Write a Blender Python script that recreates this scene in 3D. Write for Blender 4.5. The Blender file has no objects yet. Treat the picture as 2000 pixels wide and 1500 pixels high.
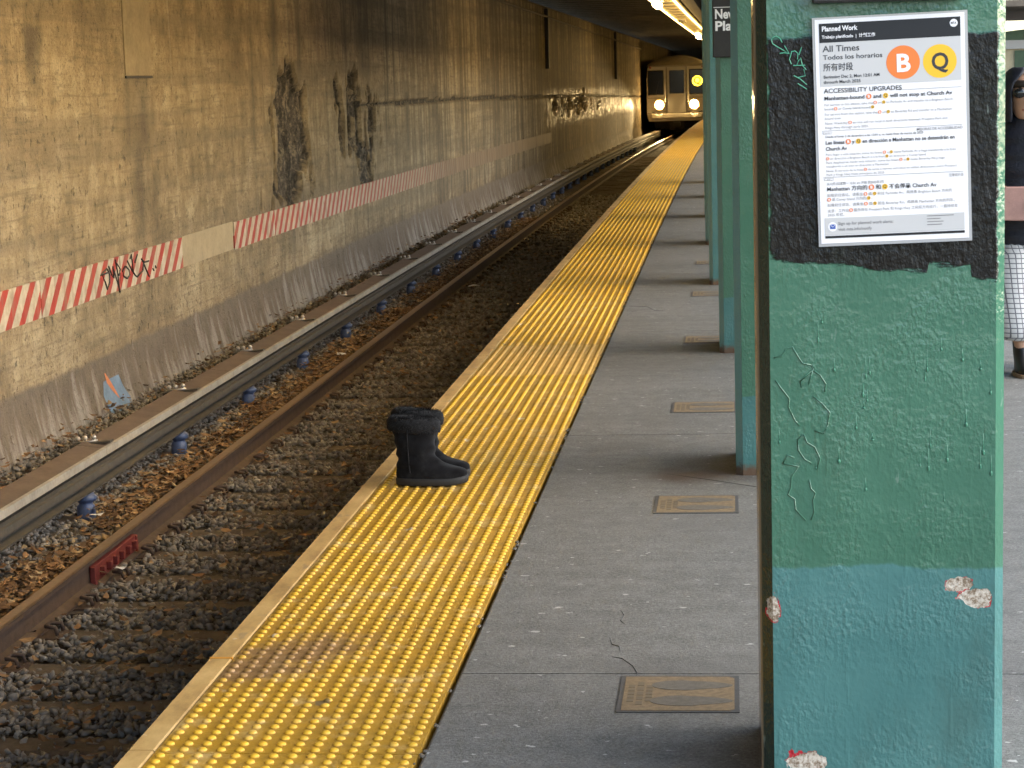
import bpy, bmesh, math, random
import numpy as np
from mathutils import Vector, Matrix
R = math.radians
rng = np.random.default_rng(7); random.seed(7)
scene = bpy.context.scene
COL = scene.collection

# ------------------------------------------------------------------ camera
CAM_H, PITCH, YAW, ROLL, FPX = 1.5076, .1428, .1047, .0281, 4186.0
fw = Vector((-math.sin(YAW)*math.cos(PITCH), math.cos(YAW)*math.cos(PITCH), -math.sin(PITCH)))
rt = Vector((math.cos(YAW), math.sin(YAW), 0)); up = rt.cross(fw)
cr = rt*math.cos(ROLL) - up*math.sin(ROLL); cu = rt*math.sin(ROLL) + up*math.cos(ROLL)
cd = bpy.data.cameras.new('camera'); cam = bpy.data.objects.new('camera', cd); COL.objects.link(cam)
cam.matrix_world = Matrix(((cr.x, cu.x, -fw.x, 0), (cr.y, cu.y, -fw.y, 0), (cr.z, cu.z, -fw.z, CAM_H), (0, 0, 0, 1)))
cd.sensor_width = 36; cd.lens = FPX/2000*36; cd.clip_start = .1; cd.clip_end = 3000
scene.camera = cam
cd.dof.use_dof = True; cd.dof.focus_distance = 6.6; cd.dof.aperture_fstop = 30
# ------------------------------------------------------------------ world, sun, exposure
W = bpy.data.worlds.new('World'); scene.world = W; W.use_nodes = True
wn = W.node_tree; bg = wn.nodes['Background']
sky = wn.nodes.new('ShaderNodeTexSky'); sky.sky_type = 'NISHITA'; sky.sun_disc = False
SUN_EL, SUN_AZ = R(29), R(93)
sky.sun_elevation = SUN_EL; sky.sun_rotation = SUN_AZ; sky.air_density = 1.0; sky.dust_density = 1.0; sky.ozone_density = .8
wn.links.new(sky.outputs[0], bg.inputs[0]); bg.inputs[1].default_value = .15
sl = bpy.data.lights.new('sun', 'SUN'); sun = bpy.data.objects.new('sun', sl); COL.objects.link(sun)
sl.energy = 1.5; sl.angle = R(88); sl.color = (1, .95, .88)
sdir = Vector((math.sin(SUN_AZ)*math.cos(SUN_EL), math.cos(SUN_AZ)*math.cos(SUN_EL), math.sin(SUN_EL)))
sun.rotation_euler = sdir.to_track_quat('Z', 'Y').to_euler(); sun.location = sdir*60
scene.view_settings.view_transform = 'Standard'; scene.view_settings.look = 'None'
scene.view_settings.exposure = 2.08; scene.view_settings.gamma = 1
scene.view_settings.use_curve_mapping = False
scene.render.engine = 'CYCLES'; scene.cycles.use_denoising = True
scene.cycles.max_bounces = 6; scene.cycles.diffuse_bounces = 3; scene.cycles.sample_clamp_indirect = 6

# ------------------------------------------------------------------ course of the line
def off(y): return max(0., y-20)**2/7600.
def drop(y): return .36*(max(0., y-15)/85.)**2
def P(lat, y, z): return (lat+off(y), y, z-drop(y))

# ------------------------------------------------------------------ materials
class NT:
    def __init__(s, name):
        s.m = bpy.data.materials.new(name); s.m.use_nodes = True; s.t = s.m.node_tree
        s.b = s.t.nodes['Principled BSDF']
    def n(s, typ, **k):
        o = s.t.nodes.new(typ)
        for a, v in k.items(): setattr(o, a, v)
        return o
    def put(s, sock, v):
        if isinstance(v, bpy.types.NodeSocket): s.t.links.new(v, sock)
        elif isinstance(v, (tuple, list)) and len(v) == 3 and sock.type == 'RGBA': sock.default_value = (*v, 1)
        else: sock.default_value = v
    def pos(s): return s.n('ShaderNodeNewGeometry').outputs['Position']
    def obj(s): return s.n('ShaderNodeTexCoord').outputs['Object']
    def island(s): return s.n('ShaderNodeNewGeometry').outputs['Random Per Island']
    def attr(s, nm): return s.n('ShaderNodeAttribute', attribute_name=nm).outputs['Fac']
    def scale(s, v, sc, loc=(0, 0, 0)):
        o = s.n('ShaderNodeMapping'); s.put(o.inputs[0], v); o.inputs[3].default_value = sc; o.inputs[1].default_value = loc; return o.outputs[0]
    def xyz(s, v):
        o = s.n('ShaderNodeSeparateXYZ'); s.put(o.inputs[0], v); return o.outputs
    def noise(s, v, sc, det=4, rough=.55, col=False, dist=0):
        o = s.n('ShaderNodeTexNoise'); s.put(o.inputs['Vector'], v); o.inputs['Scale'].default_value = sc
        o.inputs['Detail'].default_value = det; o.inputs['Roughness'].default_value = rough; o.inputs['Distortion'].default_value = dist
        return o.outputs['Color' if col else 'Fac']
    def vor(s, v, sc, feat='F1', out='Distance'):
        o = s.n('ShaderNodeTexVoronoi', feature=feat); s.put(o.inputs['Vector'], v); o.inputs['Scale'].default_value = sc; return o.outputs[out]
    def math(s, op, a, b=0., c=0., clamp=False):
        o = s.n('ShaderNodeMath', operation=op, use_clamp=clamp)
        for i, v in enumerate((a, b, c)): s.put(o.inputs[i], v)
        return o.outputs[0]
    def step(s, v, a, b):      # smooth 0..1 between a and b
        o = s.n('ShaderNodeMapRange', interpolation_type='SMOOTHSTEP'); s.put(o.inputs[0], v)
        lo, hi, t0, t1 = (a, b, 0, 1) if a < b else (b, a, 1, 0)
        for i, q in enumerate((lo, hi, t0, t1)): o.inputs[1+i].default_value = q
        return o.outputs[0]
    def mix(s, f, a, b, mode='MIX'):
        o = s.n('ShaderNodeMix', data_type='RGBA', blend_type=mode)
        s.put(o.inputs[0], f); s.put(o.inputs[6], a); s.put(o.inputs[7], b); return o.outputs[2]
    def ramp(s, f, stops):
        o = s.n('ShaderNodeValToRGB'); s.put(o.inputs[0], f); e = o.color_ramp.elements
        while len(e) < len(stops): e.new(.5)
        for q, (p_, c) in zip(e, stops): q.position = p_; q.color = (*c, 1)
        return o.outputs[0]
    def bump(s, h, strength=.3, dist=.01):
        o = s.n('ShaderNodeBump'); s.put(o.inputs['Height'], h); o.inputs['Strength'].default_value = strength
        o.inputs['Distance'].default_value = dist; s.t.links.new(o.outputs[0], s.b.inputs['Normal'])
    def out(s, col, rough=.7, metal=0., spec=None, emit=None, es=0.):
        s.put(s.b.inputs['Base Color'], col); s.put(s.b.inputs['Roughness'], rough); s.put(s.b.inputs['Metallic'], metal)
        if spec is not None: s.b.inputs['Specular IOR Level'].default_value = spec
        if emit is not None: s.put(s.b.inputs['Emission Color'], emit); s.b.inputs['Emission Strength'].default_value = es
        return s.m
def flat(name, c, rough=.6, metal=0., emit=None, es=0., spec=None): return NT(name).out(c, rough, metal, spec, emit, es)
def grainy(name, c, sc=20, amt=.35, rough=.7, metal=0., bs=.2, bd=.004):
    t = NT(name); p_ = t.pos(); a = t.noise(p_, sc); b = t.noise(p_, sc*7, 3)
    f = t.math('MULTIPLY_ADD', b, .4, t.math('MULTIPLY', a, .6))
    col = t.ramp(f, [(.25, tuple(x*(1-amt) for x in c)), (.75, tuple(min(1, x*(1+amt)) for x in c))])
    t.bump(b, bs, bd); return t.out(col, rough, metal)

def m_wall():
    t = NT('wall_concrete'); p_ = t.pos(); lz = t.attr('lz')
    big = t.noise(p_, .45, 5, .6); mid = t.noise(p_, 3.2, 6, .65); fine = t.noise(p_, 34, 5, .7)
    st = t.noise(t.scale(p_, (1, 3.2, .22)), 1.5, 6, .7); st2 = t.noise(t.scale(p_, (1, 9, .35)), 1.7, 5, .65)
    brd = t.noise(t.scale(p_, (.1, .06, 2.6)), 1.6, 3)
    col = t.ramp(t.math('MULTIPLY_ADD', big, .5, t.math('MULTIPLY', mid, .5)), [(.38, (.15, .11, .06)), (.5, (.285, .222, .128)), (.62, (.42, .345, .22))])
    col = t.mix(t.math('MULTIPLY', t.step(brd, .48, .62), .5), col, (.16, .127, .082))
    fy = t.math('MULTIPLY_ADD', t.step(t.xyz(p_)[1], 19, 30), .7, .3)
    grn = t.noise(t.scale(p_, (1, .35, 7)), 3, 6, .7)
    col = t.mix(t.math('MULTIPLY', t.step(grn, .5, .66), .5), col, (.12, .093, .058))
    col = t.mix(t.math('MULTIPLY', t.math('MULTIPLY', t.step(st, .5, .66), .8), fy), col, (.085, .067, .045))
    stl = t.noise(t.scale(p_, (1, 6, .12), (0, 3, 1)), 1.3, 5, .75)
    col = t.mix(t.math('MULTIPLY', t.math('MULTIPLY', t.step(stl, .58, .7), .8), fy), col, (.05, .04, .028))
    col = t.mix(t.math('MULTIPLY', t.step(st2, .6, .75), .35), col, (.47, .41, .31))
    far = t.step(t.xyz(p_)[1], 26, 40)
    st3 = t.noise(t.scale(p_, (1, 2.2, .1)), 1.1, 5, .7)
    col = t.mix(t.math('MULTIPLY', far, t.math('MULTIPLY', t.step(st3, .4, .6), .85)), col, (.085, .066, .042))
    pits = t.math('MAXIMUM', t.step(t.noise(t.scale(p_, (1, 1, .7)), 13, 4, .65), .6, .68), t.math('MULTIPLY', t.step(t.noise(p_, 38, 3, .6), .6, .66), t.step(t.noise(p_, 1.3, 3), .45, .6)))
    col = t.mix(t.math('MULTIPLY', pits, .7), col, (.085, .068, .05))
    col = t.mix(t.math('MULTIPLY', t.step(fine, .5, .68), .55), col, (.1, .08, .055))
    spk = t.step(t.noise(t.scale(p_, (1, .6, 1)), 9, 6, .8), .54, .64)
    col = t.mix(t.math('MULTIPLY', spk, .6), col, (.09, .07, .047))
    # dirty splash zone at the foot with lime runs
    wob = t.math('ADD', lz, t.math('MULTIPLY', t.math('SUBTRACT', t.noise(t.scale(p_, (1, 1, .2)), 3, 5), .5), .1))
    low = t.step(wob, -.58, -.63)
    lowc = t.ramp(t.noise(t.scale(p_, (1, 1.6, 1)), 3, 6, .65), [(.3, (.125, .1, .075)), (.7, (.19, .155, .115))])
    runs = t.noise(t.scale(p_, (1, 3.2, .5)), 1.6, 7, .7)
    th = t.math('SUBTRACT', t.math('MULTIPLY_ADD', big, .35, runs), t.math('MULTIPLY_ADD', lz, .42, .56))
    lowc = t.mix(t.math('MULTIPLY', t.step(th, .42, .62), .75), lowc, (.38, .36, .32))
    lowc = t.mix(t.math('MULTIPLY', t.step(fine, .5, .72), .4), lowc, (.1, .085, .065))
    col = t.mix(low, col, lowc)
    col = t.mix(t.math('MULTIPLY', t.attr('streak'), .75), col, (.075, .06, .042))
    sp = t.attr('spall')
    spc = t.ramp(t.math('MULTIPLY_ADD', t.noise(t.scale(p_, (1, 1.5, .55)), 6, 6, .75), .6, t.math('MULTIPLY', t.noise(p_, 24, 6, .75), .4)), [(.38, (.014, .012, .009)), (.47, (.05, .042, .031)), (.53, (.11, .092, .066)), (.59, (.27, .215, .14))])
    col = t.mix(t.step(sp, .3, .7), col, spc)
    spn = t.math('MULTIPLY', t.math('MULTIPLY', sp, t.noise(t.scale(p_, (1, 1.5, .6)), 7, 6, .75)), 6.)
    t.bump(t.math('ADD', t.math('MULTIPLY_ADD', fine, .6, spn), t.math('MULTIPLY_ADD', mid, 1.2, t.math('MULTIPLY', pits, -.8))), .8, .024)
    wet = t.math('MULTIPLY', t.step(t.xyz(p_)[1], 52, 58), t.math('MULTIPLY', t.step(t.noise(t.scale(p_, (1, 1.5, .6)), 4.5, 6, .75), .5, .6), t.math('MULTIPLY', t.step(lz, .05, .3), t.step(lz, 1.35, 1.1))))
    return t.out(col, t.math('MULTIPLY_ADD', wet, -.42, .88))
def m_ballast():
    t = NT('ballast_stone'); i = t.island(); p_ = t.pos(); n_ = t.noise(p_, 60, 4, .7)
    col = t.ramp(i, [(0, (.17, .16, .142)), (.35, (.31, .295, .27)), (.7, (.41, .39, .36)), (.93, (.3, .245, .185)), (1, (.52, .5, .46))])
    col = t.mix(t.math('MULTIPLY', n_, .65), col, (.15, .125, .095))
    pl = t.step(t.math('ADD', t.xyz(p_)[0], t.noise(p_, 2, 3)), -2.7, -1.2)      # platform's shade put into the colour of the stones beside it
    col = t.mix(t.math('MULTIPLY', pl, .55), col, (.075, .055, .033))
    return t.out(col, .9)
def m_bed():
    t = NT('trackbed_dirt'); p_ = t.pos(); v = t.vor(p_, 26, out='Color'); d = t.vor(p_, 26)
    n_ = t.noise(p_, 4, 5)
    g = t.xyz(v)[0]
    col = t.ramp(g, [(0, (.04, .034, .027)), (.6, (.11, .095, .075)), (1, (.19, .17, .14))])
    col = t.mix(t.math('MULTIPLY', t.step(n_, .45, .65), .6), col, (.06, .045, .03))
    t.bump(t.math('SUBTRACT', 1., d), 1., .03); return t.out(col, .95)
def m_leaf():
    t = NT('dry_leaf'); i = t.island(); p_ = t.pos()
    col = t.ramp(i, [(0, (.08, .042, .02)), (.3, (.19, .1, .042)), (.65, (.33, .18, .08)), (.9, (.45, .3, .15)), (1, (.55, .42, .24))])
    return t.out(t.mix(t.math('MULTIPLY', t.noise(p_, 90, 3), .5), col, (.07, .04, .02)), .7)
def m_tactile():
    t = NT('tactile_yellow'); p_ = t.pos(); o = t.obj(); x, y, z = t.xyz(p_)
    big = t.noise(p_, 2.1, 4); sm = t.noise(p_, 16, 5, .65)
    rnd = t.n('ShaderNodeObjectInfo').outputs['Random']
    col = t.ramp(t.math('MULTIPLY_ADD', big, .6, t.math('MULTIPLY', rnd, .4)), [(.2, (.56, .275, .012)), (.5, (.64, .33, .016)), (.8, (.68, .37, .032))])
    oz = t.xyz(o)[2]
    base = t.step(oz, .0022, .0004)
    dirt = t.math('MULTIPLY', t.step(sm, .38, .68), .45)
    col = t.mix(t.math('MULTIPLY', base, t.math('ADD', dirt, .5)), t.mix(t.math('SUBTRACT', 1., base), col, (.78, .44, .035)), (.33, .175, .016))
    # pale scuffed middle of the nearer tiles and the brown spill beside the edge
    sc = t.math('MULTIPLY', t.step(t.noise(p_, 5.5, 6, .75), .5, .68), .6)
    col = t.mix(sc, col, (.62, .44, .19))
    gr = t.math('MULTIPLY', t.step(t.noise(t.scale(p_, (1, .5, 1), (4, 4, 0)), 3.4, 6, .75), .54, .7), .55)
    col = t.mix(gr, col, (.24, .14, .05))
    dx = t.math('MULTIPLY', t.math('ADD', x, 1.2), 3.6); dy = t.math('MULTIPLY', t.math('SUBTRACT', y, 5.42), 1.9)
    dd = t.math('SQRT', t.math('ADD', t.math('POWER', t.math('SUBTRACT', dx, t.math('MULTIPLY', dy, .75)), 2.), t.math('POWER', dy, 2.)))
    dd = t.math('ADD', dd, t.math('MULTIPLY', t.math('SUBTRACT', t.noise(p_, 9, 5, .7), .5), 1.5))
    spill = t.step(dd, .72, .25)
    col = t.mix(t.math('MULTIPLY', spill, .8), col, t.ramp(t.noise(p_, 30, 4), [(.35, (.13, .065, .03)), (.6, (.27, .15, .07)), (.75, (.5, .34, .22))]))
    gum = t.step(t.noise(t.scale(p_, (1, .6, 1)), 12, 4, .6), .66, .71)
    col = t.mix(t.math('MULTIPLY', gum, .75), col, (.66, .58, .47))
    blk = t.step(t.noise(p_, 8.3, 2, .4), .745, .765)
    col = t.mix(t.math('MULTIPLY', blk, .75), col, (.09, .075, .05))
    pin = t.vor(o, 260)
    t.bump(t.math('MULTIPLY', pin, base), .6, .0022)
    return t.out(col, t.math('MULTIPLY_ADD', sm, .25, .36), 0, .45)
def m_tile_pale():
    t = NT('tactile_pale'); p_ = t.pos(); n_ = t.noise(p_, 12, 5, .65)
    return t.out(t.ramp(n_, [(.3, (.5, .27, .04)), (.6, (.62, .36, .075)), (.8, (.66, .44, .15))]), .5)
def m_board():
    t = NT('edge_board'); p_ = t.pos(); n1 = t.noise(t.scale(p_, (1.2, .5, 1)), 6, 6, .7); n2 = t.noise(p_, 60, 4, .7)
    col = t.ramp(n1, [(.3, (.29, .165, .052)), (.5, (.5, .305, .1)), (.7, (.64, .42, .16))])
    col = t.mix(t.math('MULTIPLY', t.step(t.noise(t.scale(p_, (2.5, .8, 1)), 7, 5, .6), .58, .7), .6), col, (.25, .17, .09))
    col = t.mix(t.math('MULTIPLY', t.step(t.noise(p_, 11, 4, .6), .66, .7), .6), col, (.7, .6, .45))
    t.bump(t.math('ADD', n1, t.math('MULTIPLY', n2, .5)), .4, .004); return t.out(col, .6)
def m_slab():
    t = NT('platform_slab'); p_ = t.pos(); big = t.noise(p_, .9, 5, .6); fine = t.noise(t.scale(p_, (.7, 1.2, 1)), 190, 4, .8)
    brush = t.noise(t.scale(p_, (.55, 3.5, 1)), 2.2, 6, .65)
    f = t.math('MULTIPLY_ADD', big, .45, t.math('MULTIPLY', brush, .55))
    col = t.ramp(f, [(.33, (.088, .085, .073)), (.5, (.132, .128, .112)), (.67, (.18, .175, .156))])
    mott = t.noise(p_, 13, 7, .78); sand = t.noise(p_, 85, 4, .8)
    col = t.mix(t.math('MULTIPLY', t.step(mott, .46, .62), .55), col, (.2, .196, .178)); col = t.mix(t.math('MULTIPLY', t.step(mott, .48, .36), .55), col, (.075, .073, .066))
    col = t.mix(t.math('MULTIPLY', t.step(sand, .5, .6), .5), col, (.25, .246, .228)); col = t.mix(t.math('MULTIPLY', t.step(sand, .48, .38), .5), col, (.06, .058, .053))
    col = t.mix(t.math('MULTIPLY', t.step(fine, .5, .7), .5), col, (.3, .296, .278))
    col = t.mix(t.math('MULTIPLY', t.step(fine, .5, .3), .7), col, (.035, .035, .034))
    o = t.scale(p_, (.75, 1.1, 1))
    gum = t.step(t.noise(o, 30, 3, .45), .7, .715)
    col = t.mix(t.math('MULTIPLY', gum, .6), col, (.62, .6, .56))
    gum2 = t.step(t.noise(t.scale(p_, (.6, 1.5, 1), (3, 7, 0)), 17, 5, .7), .67, .73)
    col = t.mix(t.math('MULTIPLY', gum2, .6), col, (.5, .485, .45))
    dk = t.step(t.noise(t.scale(p_, (1, 1, 1), (9, 2, 0)), 9, 3, .5), .71, .74)
    col = t.mix(t.math('MULTIPLY', dk, .6), col, (.045, .042, .04))
    vd = t.vor(p_, 4.2); vc = t.xyz(t.vor(p_, 4.2, out='Color'))[0]
    gd = t.math('MULTIPLY', t.step(t.math('MULTIPLY_ADD', t.noise(p_, 40, 3), .05, vd), .085, .07), t.step(vc, .62, .64))
    col = t.mix(t.math('MULTIPLY', gd, .55), col, (.05, .048, .045))
    bl = t.step(t.noise(t.scale(p_, (.6, 1.2, 1), (5, 1, 0)), 1.3, 6, .7), .5, .66)
    col = t.mix(t.math('MULTIPLY', bl, .35), col, (.085, .08, .074))
    # dark brown patch at the foot of the second column
    x, y, z = t.xyz(p_)
    d = t.math('SQRT', t.math('ADD', t.math('POWER', t.math('MULTIPLY', t.math('ADD', x, .16), 3.2), 2.), t.math('POWER', t.math('MULTIPLY', t.math('SUBTRACT', y, 7.97), 4.), 2.)))
    d = t.math('ADD', d, t.math('MULTIPLY', t.math('SUBTRACT', t.noise(p_, 7, 4), .5), .9))
    col = t.mix(t.math('MULTIPLY', t.step(d, .95, .1), .85), col, (.06, .033, .02))
    cr = t.vor(t.scale(t.n('ShaderNodeVectorMath', operation='ADD').outputs[0], (1, 1, 1)), 1) if False else None
    t.bump(t.math('ADD', fine, sand), .7, .004); return t.out(col, .66)
def m_paint(name, zb, wear=True, black=False):
    t = NT(name); o = t.obj(); x, y, z = t.xyz(o); w = t.noise(o, 6, 4, .6); w2 = t.noise(o, 34, 4, .6)
    g = t.ramp(t.noise(o, 3, 4), [(.3, (.045, .135, .085)), (.6, (.056, .157, .1)), (.8, (.067, .178, .117))])
    teal = t.ramp(t.noise(o, 5, 4), [(.3, (.053, .155, .145)), (.7, (.075, .195, .18))])
    edge = t.math('ADD', z, t.math('MULTIPLY', t.math('SUBTRACT', t.noise(t.scale(o, (1, 1, .3)), 5, 5, .6), .5), .06))
    col = t.mix(t.step(edge, zb+.004, zb-.004), g, teal)
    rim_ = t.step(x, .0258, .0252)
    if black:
        col = t.mix(t.step(x, .006, .002), t.mix(rim_, col, (.013, .03, .02)), (.2, .15, .09))  # dark tunnel reflection put into the left chamfer's colour; side face brown
    else: col = t.mix(t.math('MULTIPLY', rim_, .9), col, (.17, .36, .37))  # pale reflection on the left chamfer put into its colour
    rough = t.math('MULTIPLY_ADD', w, .1, .13)
    coarse = t.math('MULTIPLY', t.noise(t.scale(o, (1, 1, .75)), 105, 3, .5), t.math('MULTIPLY_ADD', t.step(t.noise(o, 7, 3), .35, .65), .9, .35))
    h = t.math('ADD', coarse, t.math('MULTIPLY', t.noise(o, 9, 3), 1.1))
    drips = t.step(t.noise(t.scale(o, (1, 1, .1)), 48, 2, .4), .6, .75)
    h = t.math('ADD', h, t.math('MULTIPLY', drips, .18))
    if black:
        # local x runs from 0 to .495, z from the platform
        e1 = t.math('MULTIPLY', t.math('SUBTRACT', t.noise(t.scale(o, (.6, 1, 2.2)), 16, 5, .6), .5), .07)
        zz = t.math('ADD', z, e1); xx = t.math('ADD', x, t.math('MULTIPLY', e1, .35))
        notch = t.math('MULTIPLY', t.step(x, .34, .345), t.step(x, .43, .425))
        lowb = t.math('MULTIPLY_ADD', x, -.115, 1.132); lowb = t.math('ADD', lowb, t.math('MULTIPLY', notch, .022))
        m_ = t.math('MULTIPLY', t.step(t.math('SUBTRACT', zz, lowb), -.003, .003), t.step(zz, 1.572, 1.564))
        m_ = t.math('MULTIPLY', m_, t.math('MULTIPLY', t.step(xx, .025, .03), t.step(xx, .482, .477)))
        m_ = t.math('MULTIPLY', m_, t.step(y, .01, .005))
        col = t.mix(m_, col, t.ramp(w2, [(.3, (.009, .008, .007)), (.7, (.02, .018, .016))]))
        h = t.math('ADD', h, t.math('MULTIPLY', t.math('MULTIPLY', m_, t.noise(t.scale(o, (1, 1, .6)), 70, 4, .6)), 2.2))
        # paint chips: pale old coat with a red rim
        for cx, cz, rx, rz in ((.408, .452, .03, .016), (.44, .425, .034, .02), (.028, .402, .014, .026), (.095, .075, .042, .022)):
            q = t.math('SQRT', t.math('ADD', t.math('POWER', t.math('DIVIDE', t.math('SUBTRACT', x, cx), rx), 2.), t.math('POWER', t.math('DIVIDE', t.math('SUBTRACT', z, cz), rz), 2.)))
            q = t.math('ADD', q, t.math('MULTIPLY', t.math('SUBTRACT', t.noise(o, 30, 5, .65), .5), 1.8))
            q2 = t.math('ADD', q, t.math('MULTIPLY', t.math('SUBTRACT', t.noise(t.scale(o, (1, 1, 1), (4, 0, 2)), 22, 2), .56), 1.1))
            chip = t.step(q, 1.02, .98); rim = t.math('MULTIPLY', t.step(q2, 1.03, .99), t.math('MULTIPLY', t.step(q, 1.25, 1.21), t.step(t.noise(t.scale(o, (1, 1, 1), (1, 0, 3)), 26, 2), .47, .53)))
            cc = t.ramp(t.math('MULTIPLY_ADD', t.noise(o, 45, 4, .7), .55, t.math('MULTIPLY', t.noise(o, 160, 4, .7), .45)), [(.36, (.06, .035, .022)), (.45, (.25, .18, .12)), (.53, (.55, .47, .38)), (.62, (.7, .64, .54))])
            col = t.mix(rim, col, (.45, .02, .03)); col = t.mix(chip, col, cc)
            h = t.math('SUBTRACT', h, t.math('MULTIPLY', chip, 2.6))
    grime = t.step(t.noise(t.scale(o, (1, 1, .45)), 4, 6, .7), .5, .72); scuff = t.step(t.noise(t.scale(o, (2.2, 1, .5), (2, 0, 5)), 19, 4, .65), .66, .72)
    col = t.mix(t.math('MULTIPLY', grime, .3), col, (.05, .07, .05)); col = t.mix(t.math('MULTIPLY', scuff, .3), col, (.3, .36, .31))
    if wear:
        rust = t.math('MULTIPLY', t.step(t.math('ADD', z, t.math('MULTIPLY', w2, -.09)), .02, -.03), .9)
        col = t.mix(rust, col, (.13, .065, .035))
    t.bump(h, .5 if black else .4, .0052); 
    m__ = t.out(col, rough, 0, .6)
    if black: t.put(t.b.inputs['Specular IOR Level'], t.math('MULTIPLY_ADD', m_, -.36, .6))
    return m__
def m_stripe():
    t = NT('warning_stripe_paint'); o = t.obj(); x, y, z = t.xyz(o)
    s_ = t.math('FRACT', t.math('ADD', t.math('DIVIDE', t.math('SUBTRACT', y, t.math('MULTIPLY', z, 1.05)), .292), t.math('MULTIPLY', t.noise(o, 18, 3), .06)))
    red = t.math('MULTIPLY', t.step(s_, .02, .04), t.step(s_, .5, .48))
    pw = t.pos(); wy = t.xyz(pw)[1]
    wh = t.ramp(t.noise(pw, 9, 5, .7), [(.3, (.33, .28, .19)), (.6, (.52, .46, .35)), (.8, (.25, .19, .12))])
    rd = t.ramp(t.noise(pw, 11, 4), [(.3, (.3, .024, .014)), (.7, (.4, .038, .022))])
    col = t.mix(red, wh, rd)
    dust = t.math('MULTIPLY', t.step(t.noise(t.scale(pw, (1, 2, .4)), 3, 5, .65), .42, .7), .6)
    col = t.mix(dust, col, (.2, .15, .1))
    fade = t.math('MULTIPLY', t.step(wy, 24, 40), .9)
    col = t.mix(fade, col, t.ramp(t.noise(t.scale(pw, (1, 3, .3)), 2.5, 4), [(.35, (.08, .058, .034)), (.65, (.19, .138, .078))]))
    return t.out(col, .7)
def m_steel_front():
    t = NT('train_steel'); o = t.obj(); n_ = t.noise(t.scale(o, (.3, 1, 12)), 3, 3)
    return t.out(t.mix(t.math('MULTIPLY', n_, .5), (.66, .65, .63), (.4, .38, .35)), .42, .35)

M = dict(
    wall=m_wall(), ballast=m_ballast(), bed=m_bed(), leaf=m_leaf(), tactile=m_tactile(), pale=m_tile_pale(), board=m_board(), slab=m_slab(),
    stripe=m_stripe(), tie=grainy('tie_wood', (.125, .1, .076), 9, .5, .9), rail=grainy('rail_rust', (.1, .068, .052), 14, .45, .75),
    railhead=grainy('rail_head_steel', (.34, .25, .17), 30, .3, .34, .75, .05), redpaint=grainy('red_joint_paint', (.2, .035, .03), 25, .4, .6),
    cover=grainy('cover_board_wood', (.13, .095, .07), 6, .35, .85), coveredge=grainy('cover_board_edge', (.36, .34, .29), 5, .4, .7),
    conductor=grainy('conductor_steel', (.09, .082, .068), 12, .4, .6, .3), blue=grainy('blue_porcelain', (.075, .115, .24), 25, .45, .4),
    zinc=flat('zinc_bolt', (.55, .53, .5), .35, .8), dark=flat('dark_iron', (.02, .018, .016), .6), conc=grainy('plain_concrete', (.2, .185, .16), 3, .3, .9),
    soot=grainy('sooty_concrete', (.11, .085, .055), 2.5, .5, .9), beam=grainy('beam_steel', (.075, .058, .04), 3, .5, .7),
    brown=grainy('canopy_wood', (.13, .1, .07), 4, .4, .85), plate=grainy('patch_plate', (.23, .185, .112), 5, .35, .85), pipe=flat('black_pipe', (.012, .01, .009), .6),
    tray=flat('tray_paint', (.6, .52, .36), .45), blackboard=grainy('sign_black', (.022, .02, .019), 30, .3, .4), white=flat('white_print', (.82, .82, .8), .5),
    paper=flat('poster_paper', (.86, .84, .85), .3), hdr=flat('poster_grey', (.56, .55, .54), .3), ink=flat('poster_ink', (.03, .03, .035), .35),
    ink2=flat('poster_grey_ink', (.2, .19, .19), .4), black=flat('poster_black', (.008, .008, .01), .5), orange=flat('route_orange', (.8, .2, .035), .3),
    yellow=flat('route_yellow', (.88, .5, .02), .3), navy=flat('mail_navy', (.06, .12, .4), .4), scratch=flat('green_scratch', (.1, .42, .26), .4),
    lam=flat('laminate', (.42, .42, .42), .12), tan=grainy('marker_tan', (.19, .135, .075), 60, .55, .6), mgrey=grainy('marker_grey', (.11, .1, .085), 60, .5, .6),
    mdark=grainy('marker_border', (.06, .06, .062), 40, .3, .6), mblack=flat('marker_ink', (.13, .1, .065), .6),
)

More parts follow.
